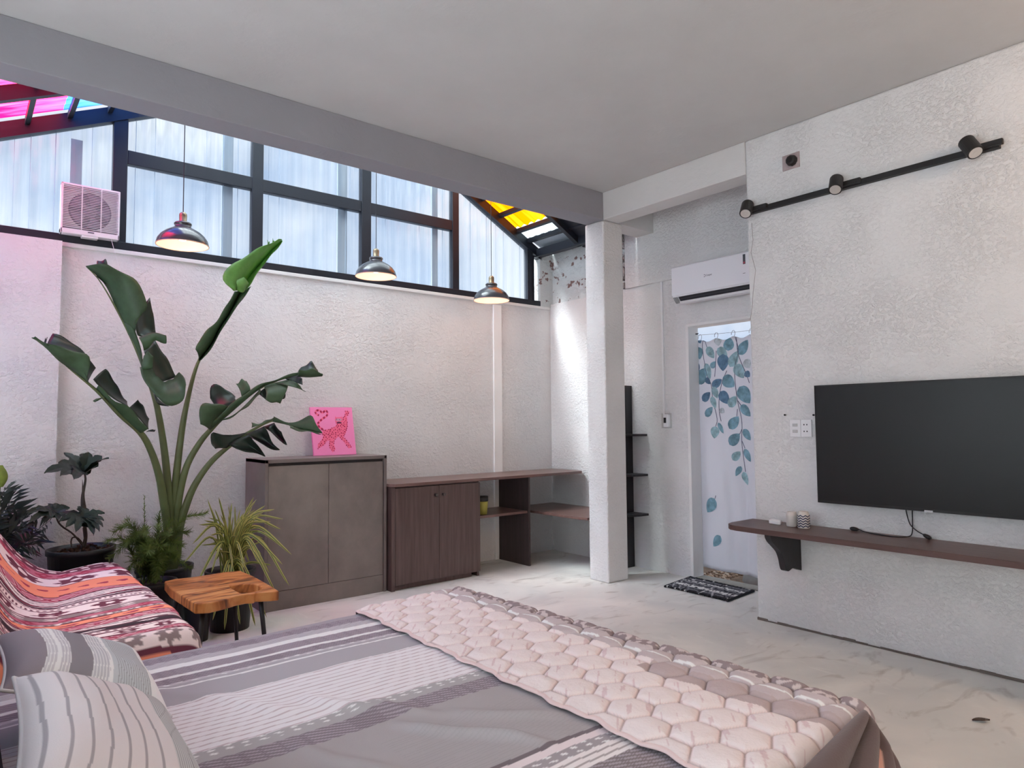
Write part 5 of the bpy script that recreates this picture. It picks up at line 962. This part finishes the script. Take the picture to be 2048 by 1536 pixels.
# ------------------------------------------------------------------ plants
def pot(parent, cx, cy, r, h, z0=0.0, taper=0.78, name='pot'):
    obj(name, MB().lathe([(0, z0), (r*taper, z0), (r*0.97, z0+h-0.03), (r*1.02, z0+h-0.028), (r*1.03, z0+h), (r*0.95, z0+h), (r*0.93, z0+h-0.05)], (cx, cy, 0), 32), black_pot, parent, smooth=True, bevel=0)
    P = np.zeros((5, 24, 3))
    for i in range(5):
        for j in range(24):
            a = 2*PI*j/24; q = r*0.94*i/4; P[i, j] = (cx+q*math.cos(a), cy+q*math.sin(a), z0+h-0.035+0.012*math.sin(5*a+i*2)*(i/4)+0.01*(1-i/4))
    obj('soil', MB().grid(P, closed=True), soil, parent)
# bird of paradise
bp0 = thing('bird_of_paradise_plant', 'tall bird of paradise plant with large torn leaves against the wall', 'plant', (1.06, 4.80, 0))
pot(bp0, 1.07, 4.82, 0.165, 0.36)
lm3 = [leaf_top, leaf_under, leaf_lit]
for li, (pet, patches) in enumerate(BOP):
    mb = MB()
    for A, B, d in patches:
        n = 4*max(len(A), len(B)); A_ = smooth_pts(A, n) if len(A) > 2 else lin_pts(A, n); B_ = smooth_pts(B, n) if len(B) > 3 else lin_pts(B, n)
        K = 7; P = np.zeros((n, K, 3)); wd = np.linalg.norm(B_-A_, axis=1)
        for k in range(K):
            s = k/(K-1); P[:, k] = A_+(B_-A_)*s; P[:, k, 1] -= 0.22*wd*math.sin(PI*s)*(1 if d != 0 else -0.7)
            P[:, k, 2] += 0.006*np.sin(np.arange(n)*0.9+s*2)*math.sin(PI*s/2)
        mb.grid(P, mi=d)
    lf_ = obj('leaf', mb, lm3, bp0, smooth=True, solid=0.0022)
    q = smooth_pts(pet, 44); q[0] = (1.07+0.02*(li-2), 4.82, 0.30); q[1] = q[0]*0.5+q[2]*0.5
    tt_ = np.linspace(0, 1, 44); rad = 0.022*(1-tt_)**1.1+0.0085; 
    rad = np.where(tt_ > 0.5, rad*(1-(tt_-0.5)/0.5*0.72), rad)
    obj('stalk', MB().tube([tuple(p) for p in q], list(rad), 8), stalk_mat, lf_, smooth=True)
# philodendron
pp = thing('philodendron', 'small lobed-leaf philodendron in a wide black pot behind the throw', 'plant', (0.60, 4.72, 0))
pot(pp, 0.602, 4.72, 0.172, 0.545)
deb = MB(); dr_ = random.Random(9)
for k in range(26):
    a = dr_.random()*2*PI; q = 0.14*math.sqrt(dr_.random()); x, y, z = 0.602+q*math.cos(a), 4.72+q*math.sin(a), 0.525; b = dr_.random()*PI
    P = np.array([[(x+0.028*(s-0.5)*math.cos(b)+0.014*math.sin(PI*s)*u*math.sin(b), y+0.028*(s-0.5)*math.sin(b)-0.014*math.sin(PI*s)*u*math.cos(b), z+0.014*abs(u)+0.02*dr_.random()*0.4) for u in (-1, 0, 1)] for s in (0, 0.33, 0.66, 1)]); deb.grid(P)
o = obj('dead_leaves', deb, mat('dead_leaf_brown', S(92, 66, 56), rough=0.9, var=((30, 30, 30), 0.4, 3)), pp); o['kind'] = 'stuff'
obj('stem', MB().tube([tuple(p) for p in smooth_pts(PHILO['stem'], 30)], list(np.interp(np.linspace(0, 1, 30), (0, 0.35, 0.5, 0.75, 1), (0.010, 0.009, 0.016, 0.008, 0.005))), 8), philo_stem, pp, smooth=True)
obj('new_shoot', MB().tube([tuple(p) for p in smooth_pts(PHILO['bud'], 10)], list(np.linspace(0.008, 0.001, 10)), 6), philo_stem, pp, smooth=True)
obj('aerial_root', MB().tube([tuple(p) for p in smooth_pts(PHILO['root'], 20)], 0.004, 6), philo_stem, pp, smooth=True)
obj('aerial_root', MB().tube([(0.60, 4.70, 0.52), (0.612, 4.69, 0.60), (0.606, 4.7, 0.66)], 0.004, 6), philo_stem, pp, smooth=True)
for ci, (c, tips, wd) in enumerate(PHILO['leafs']):
    c = np.array(c); mb = MB(); tips = [np.array(t) for t in tips]
    for t in tips:
        L_ = np.linalg.norm(t-c); d = (t-c)/L_; side = np.cross(d, np.array((0.35, -0.55, 0.75))); side /= np.linalg.norm(side)+1e-9
        K = 9; rows = []
        for i in range(K):
            s = i/(K-1); w_ = wd*1.5*(0.55+0.9*s if s < 0.45 else 0.955*(1-((s-0.45)/0.55)**2.2))*(1+0.28*math.sin(s*17))+0.0006
            p = c+(t-c)*s; p = p+np.array((0, 0, 0.12*L_*math.sin(PI*s)-0.04*L_*s)); rows.append([p-side*w_*0.5+np.array((0, 0, 0.006)), p, p+side*w_*0.5+np.array((0, 0, 0.006))])
        mb.grid(np.array(rows))
    order = sorted(range(len(tips)), key=lambda i: math.atan2(tips[i][2]-c[2], tips[i][0]-c[0]))
    mids = [c+(tips[i]-c)*0.6 for i in order]; mb.add([c]+mids, [(0, i+1, (i+1) % len(mids)+1) for i in range(len(mids))])
    lo = obj('leaf', mb, philo_leaf, pp, smooth=False, solid=0.0015)
    if ci == 1: obj('stalk', MB().tube([tuple(p) for p in smooth_pts(PHILO['stalk'], 24)], 0.0045, 6), philo_stem, lo, smooth=True)
# dark palm at the far left
zp = thing('palm_plant', 'very dark feathery palm at the left edge behind the throw', 'plant', (0.14, 4.72, 0))
pot(zp, 0.14, 4.74, 0.13, 0.50)
def frond(name, pts, parent, ln, nleaf, m, droop=0.3, wd=0.10, a0=0.9, r=0.004, both=True):
    n = 40; q = smooth_pts(pts, n); mb = MB().tube([tuple(p) for p in q], list(np.linspace(r, r*0.3, n)), 5)
    for k in range(nleaf):
        s = 0.12+0.86*k/max(1, nleaf-1); i = min(n-2, int(s*(n-1))); p = q[i]; T = q[min(n-1, i+1)]-q[max(0, i-1)]; T = T/np.linalg.norm(T)
        up_v = np.array((0.25, -0.75, 0.6)); sd_ = np.cross(T, up_v); sd_ /= np.linalg.norm(sd_)+1e-9
        for sg in ((-1, 1) if both else (1,)):
            l_ = ln*(0.35+0.65*math.sin(PI*min(1, 0.15+0.85*s)))*(0.85+0.3*rng.random()); d = T*math.cos(a0)+sd_*sg*math.sin(a0); d /= np.linalg.norm(d)
            wv = np.cross(d, up_v); wv /= np.linalg.norm(wv)+1e-9; e = p+d*l_+np.array((0, 0, -droop*l_)); md_ = p+d*l_*0.5; w_ = l_*wd
            mb.add([p, md_-wv*w_+np.array((0, 0, 0.003)), e, md_+wv*w_+np.array((0, 0, 0.003)), md_], [(0, 1, 4), (1, 2, 4), (0, 4, 3), (4, 2, 3)])
    return obj(name, mb, m, parent)
for k, f in enumerate(ZZ['fronds']):
    base = [(0.14, 4.74, 0.47)]; frond('frond', base+[tuple(p) for p in f], zp, (0.19, 0.15, 0.15, 0.16)[k], 15, palm_leaf, 0.12, 0.085, 0.85)
for pts in ([(0.16, 4.72, 0.48), (0.20, 4.66, 0.60), (0.26, 4.60, 0.68), (0.33, 4.55, 0.70)], [(0.12, 4.7, 0.48), (0.15, 4.62, 0.66), (0.19, 4.58, 0.80)], [(0.15, 4.7, 0.48), (0.22, 4.62, 0.58), (0.31, 4.57, 0.62), (0.38, 4.55, 0.60)], [(0.13, 4.72, 0.48), (0.19, 4.7, 0.72), (0.24, 4.66, 0.84)]):
    frond('frond', pts, zp, 0.14, 13, palm_leaf, 0.15, 0.10, 0.85)
yg = thing('succulent', 'bright yellow-green upright succulent at the left picture edge', 'plant', (0.21, 4.55, 0.45))
P = np.zeros((12, 10, 3))
for i in range(12):
    s = i/11; rr_ = 0.030*(0.5+0.9*math.sin(PI*min(0.96, s*0.9+0.08)))
    for j in range(10):
        a = 2*PI*j/10; P[i, j] = (0.196+rr_*math.cos(a)*(1+0.18*(j % 2)), 4.58+rr_*math.sin(a)*0.6, 0.93+0.115*s)
obj('pad', MB().grid(P, closed=True), mat('yellow_green_flesh', S(122, 144, 62), rough=0.45, var=((20, 20, 20), 0.2, 3)), yg, smooth=True)
pot(yg, 0.20, 4.565, 0.055, 0.16)
obj('stem', MB().tube([(0.20, 4.565, 0.12), (0.198, 4.57, 0.55), (0.196, 4.58, 0.94)], 0.012, 8), stalk_mat, yg, smooth=True)
# feathery fern
fe = thing('fern_plant', 'bushy feathery green fern in a black pot beside the sofa', 'plant', (0.93, 4.50, 0))
pot(fe, 0.93, 4.50, 0.135, 0.34)
frng = random.Random(21)
def fern_frond(tip, h, spread, plume):
    c = np.array((0.93+frng.uniform(-0.05, 0.05), 4.50+frng.uniform(-0.05, 0.05), 0.33)); t = np.array(tip); m_ = (c+t)/2+np.array((0, 0, h))
    n = 26; pts = smooth_pts([c, m_, t], n); mb = MB().tube([tuple(p) for p in pts], list(np.linspace(0.003, 0.001, n)), 4)
    for k in range(4, n):
        T = pts[k]-pts[k-1]; T /= np.linalg.norm(T)+1e-9
        for q in range(plume):
            v = np.array((frng.gauss(0, 1), frng.gauss(0, 1), frng.gauss(0, 1))); v -= T*np.dot(v, T); v /= np.linalg.norm(v)+1e-9
            l_ = spread*(0.45+0.55*math.sin(PI*(k/n)))*frng.uniform(0.6, 1.1); p = pts[k]+T*frng.uniform(-0.5, 0.5)*0.02; e = p+v*l_+T*l_*0.7; w_ = np.cross(v, T)*0.0022
            mb.add([p-w_, p+w_, e+w_*0.4, e-w_*0.4], [(0, 1, 2, 3)])
    obj('frond', mb, fern_leaf, fe)
fern_frond((0.895, 4.56, 0.83), 0.02, 0.022, 7)
for tip, h in (((0.72, 4.42, 0.66), 0.16), ((0.70, 4.40, 0.52), 0.16), ((0.78, 4.38, 0.60), 0.14), ((0.80, 4.5, 0.70), 0.08), ((0.86, 4.36, 0.66), 0.10), ((0.84, 4.34, 0.48), 0.14), ((0.95, 4.32, 0.50), 0.14), ((0.98, 4.36, 0.64), 0.08), ((1.05, 4.36, 0.55), 0.12), ((1.10, 4.40, 0.62), 0.12), ((1.20, 4.42, 0.72), 0.14), ((0.92, 4.30, 0.40), 0.12), ((0.76, 4.36, 0.42), 0.14), ((1.08, 4.30, 0.43), 0.12), ((0.98, 4.56, 0.72), 0.04), ((1.03, 4.52, 0.68), 0.04), ((0.90, 4.42, 0.58), 0.06), ((0.86, 4.5, 0.62), 0.04), ((1.0, 4.42, 0.57), 0.06), ((0.94, 4.4, 0.66), 0.04), ((0.70, 4.5, 0.60), 0.12), ((0.88, 4.33, 0.55), 0.07), ((1.02, 4.33, 0.50), 0.09)): fern_frond(tip, h, 0.055, 16)
# striped spider plant
spn = thing('spider_plant', 'spider plant with striped yellow-green strap leaves behind the stool', 'plant', (1.36, 4.42, 0))
pot(spn, 1.36, 4.44, 0.145, 0.36)
srng = random.Random(33)
def strap(tip, h, w):
    c = np.array((1.36+srng.uniform(-0.05, 0.05), 4.43+srng.uniform(-0.05, 0.04), 0.33)); t = np.array(tip); n = 16
    m1 = c+(t-c)*0.38+np.array((0, 0, h)); pts = smooth_pts([c, m1, t], n); rows = []
    for k in range(n):
        T = pts[min(n-1, k+1)]-pts[max(0, k-1)]; T /= np.linalg.norm(T)+1e-9; sd_ = np.cross(T, (0.63, 0.77, 0.05)); sd_ /= np.linalg.norm(sd_)+1e-9; sd_ = sd_*0.92+np.array((0.63, 0.77, 0))*0.35*(1 if len(rows) % 2 else 1)
        ww = w*(0.55+0.6*math.sin(PI*min(1, 0.2+0.8*k/(n-1))))*(1 if k < n-1 else 0.1); lift = np.array((0, 0, 0.18*ww))
        rows.append([pts[k]-sd_*ww*0.5+lift, pts[k]-sd_*ww*0.2, pts[k]+sd_*ww*0.2, pts[k]+sd_*ww*0.5+lift])
    R_ = np.array(rows); mb = MB()
    mb.grid(R_[:, 0:2], mi=1); mb.grid(R_[:, 1:3], mi=0); mb.grid(R_[:, 2:4], mi=1); obj('leaf', mb, [var_green, var_cream], spn, smooth=True)
for tip, h in (((1.58, 4.30, 0.72), 0.18), ((1.62, 4.26, 0.66), 0.20), ((1.60, 4.25, 0.60), 0.22), ((1.62, 4.12, 0.46), 0.24), ((1.52, 4.2, 0.66), 0.16), ((1.55, 4.38, 0.74), 0.14), ((1.50, 4.40, 0.78), 0.10), ((1.47, 4.36, 0.80), 0.08), ((1.30, 4.5, 0.80), 0.08), ((1.22, 4.45, 0.80), 0.10), ((1.25, 4.4, 0.74), 0.12), ((1.38, 4.5, 0.76), 0.06), ((1.42, 4.46, 0.72), 0.06), ((1.10, 4.30, 0.56), 0.22), ((1.05, 4.28, 0.46), 0.20), ((1.12, 4.24, 0.36), 0.20), ((1.18, 4.20, 0.40), 0.18), ((1.22, 4.22, 0.50), 0.14), ((1.30, 4.20, 0.42), 0.16), ((1.36, 4.18, 0.40), 0.18), ((1.45, 4.20, 0.42), 0.18), ((1.50, 4.16, 0.36), 0.22), ((1.58, 4.16, 0.40), 0.22), ((1.62, 4.2, 0.48), 0.20), ((1.60, 4.10, 0.28), 0.24), ((1.52, 4.05, 0.22), 0.22), ((1.46, 4.08, 0.12), 0.18), ((1.40, 4.10, 0.08), 0.16), ((1.32, 4.12, 0.10), 0.16), ((1.24, 4.14, 0.08), 0.18), ((1.18, 4.16, 0.14), 0.18), ((1.28, 4.3, 0.62), 0.12), ((1.34, 4.28, 0.58), 0.12), ((1.42, 4.3, 0.62), 0.10), ((1.48, 4.3, 0.60), 0.12), ((1.15, 4.36, 0.66), 0.16), ((1.40, 4.36, 0.70), 0.08), ((1.2, 4.3, 0.6), 0.14), ((1.33, 4.4, 0.70), 0.06)): strap(tip, h, srng.uniform(0.013, 0.020))
for k in range(64):
    a = srng.uniform(0, 2*PI); q = srng.uniform(0.06, 0.24); strap((min(1.60, 1.36+q*math.cos(a)), min(4.62, 4.38+q*math.sin(a)), srng.uniform(0.38, 0.76)), srng.uniform(0.04, 0.16), srng.uniform(0.010, 0.016))
# dark low plants filling the corner between the pots
dk = thing('dwarf_palm_plant', 'dark low foliage plant between the fern and the spider plant', 'plant', (1.14, 4.60, 0))
pot(dk, 1.14, 4.32, 0.075, 0.22)
for k in range(8):
    a = k*0.8; frond('frond', [(1.14, 4.32, 0.2), (1.14+0.05*math.cos(a), 4.31+0.04*math.sin(a), 0.34), (1.14+0.10*math.cos(a), 4.31+0.06*math.sin(a), 0.33)], dk, 0.06, 9, palm_leaf, 0.25, 0.12, 0.9)
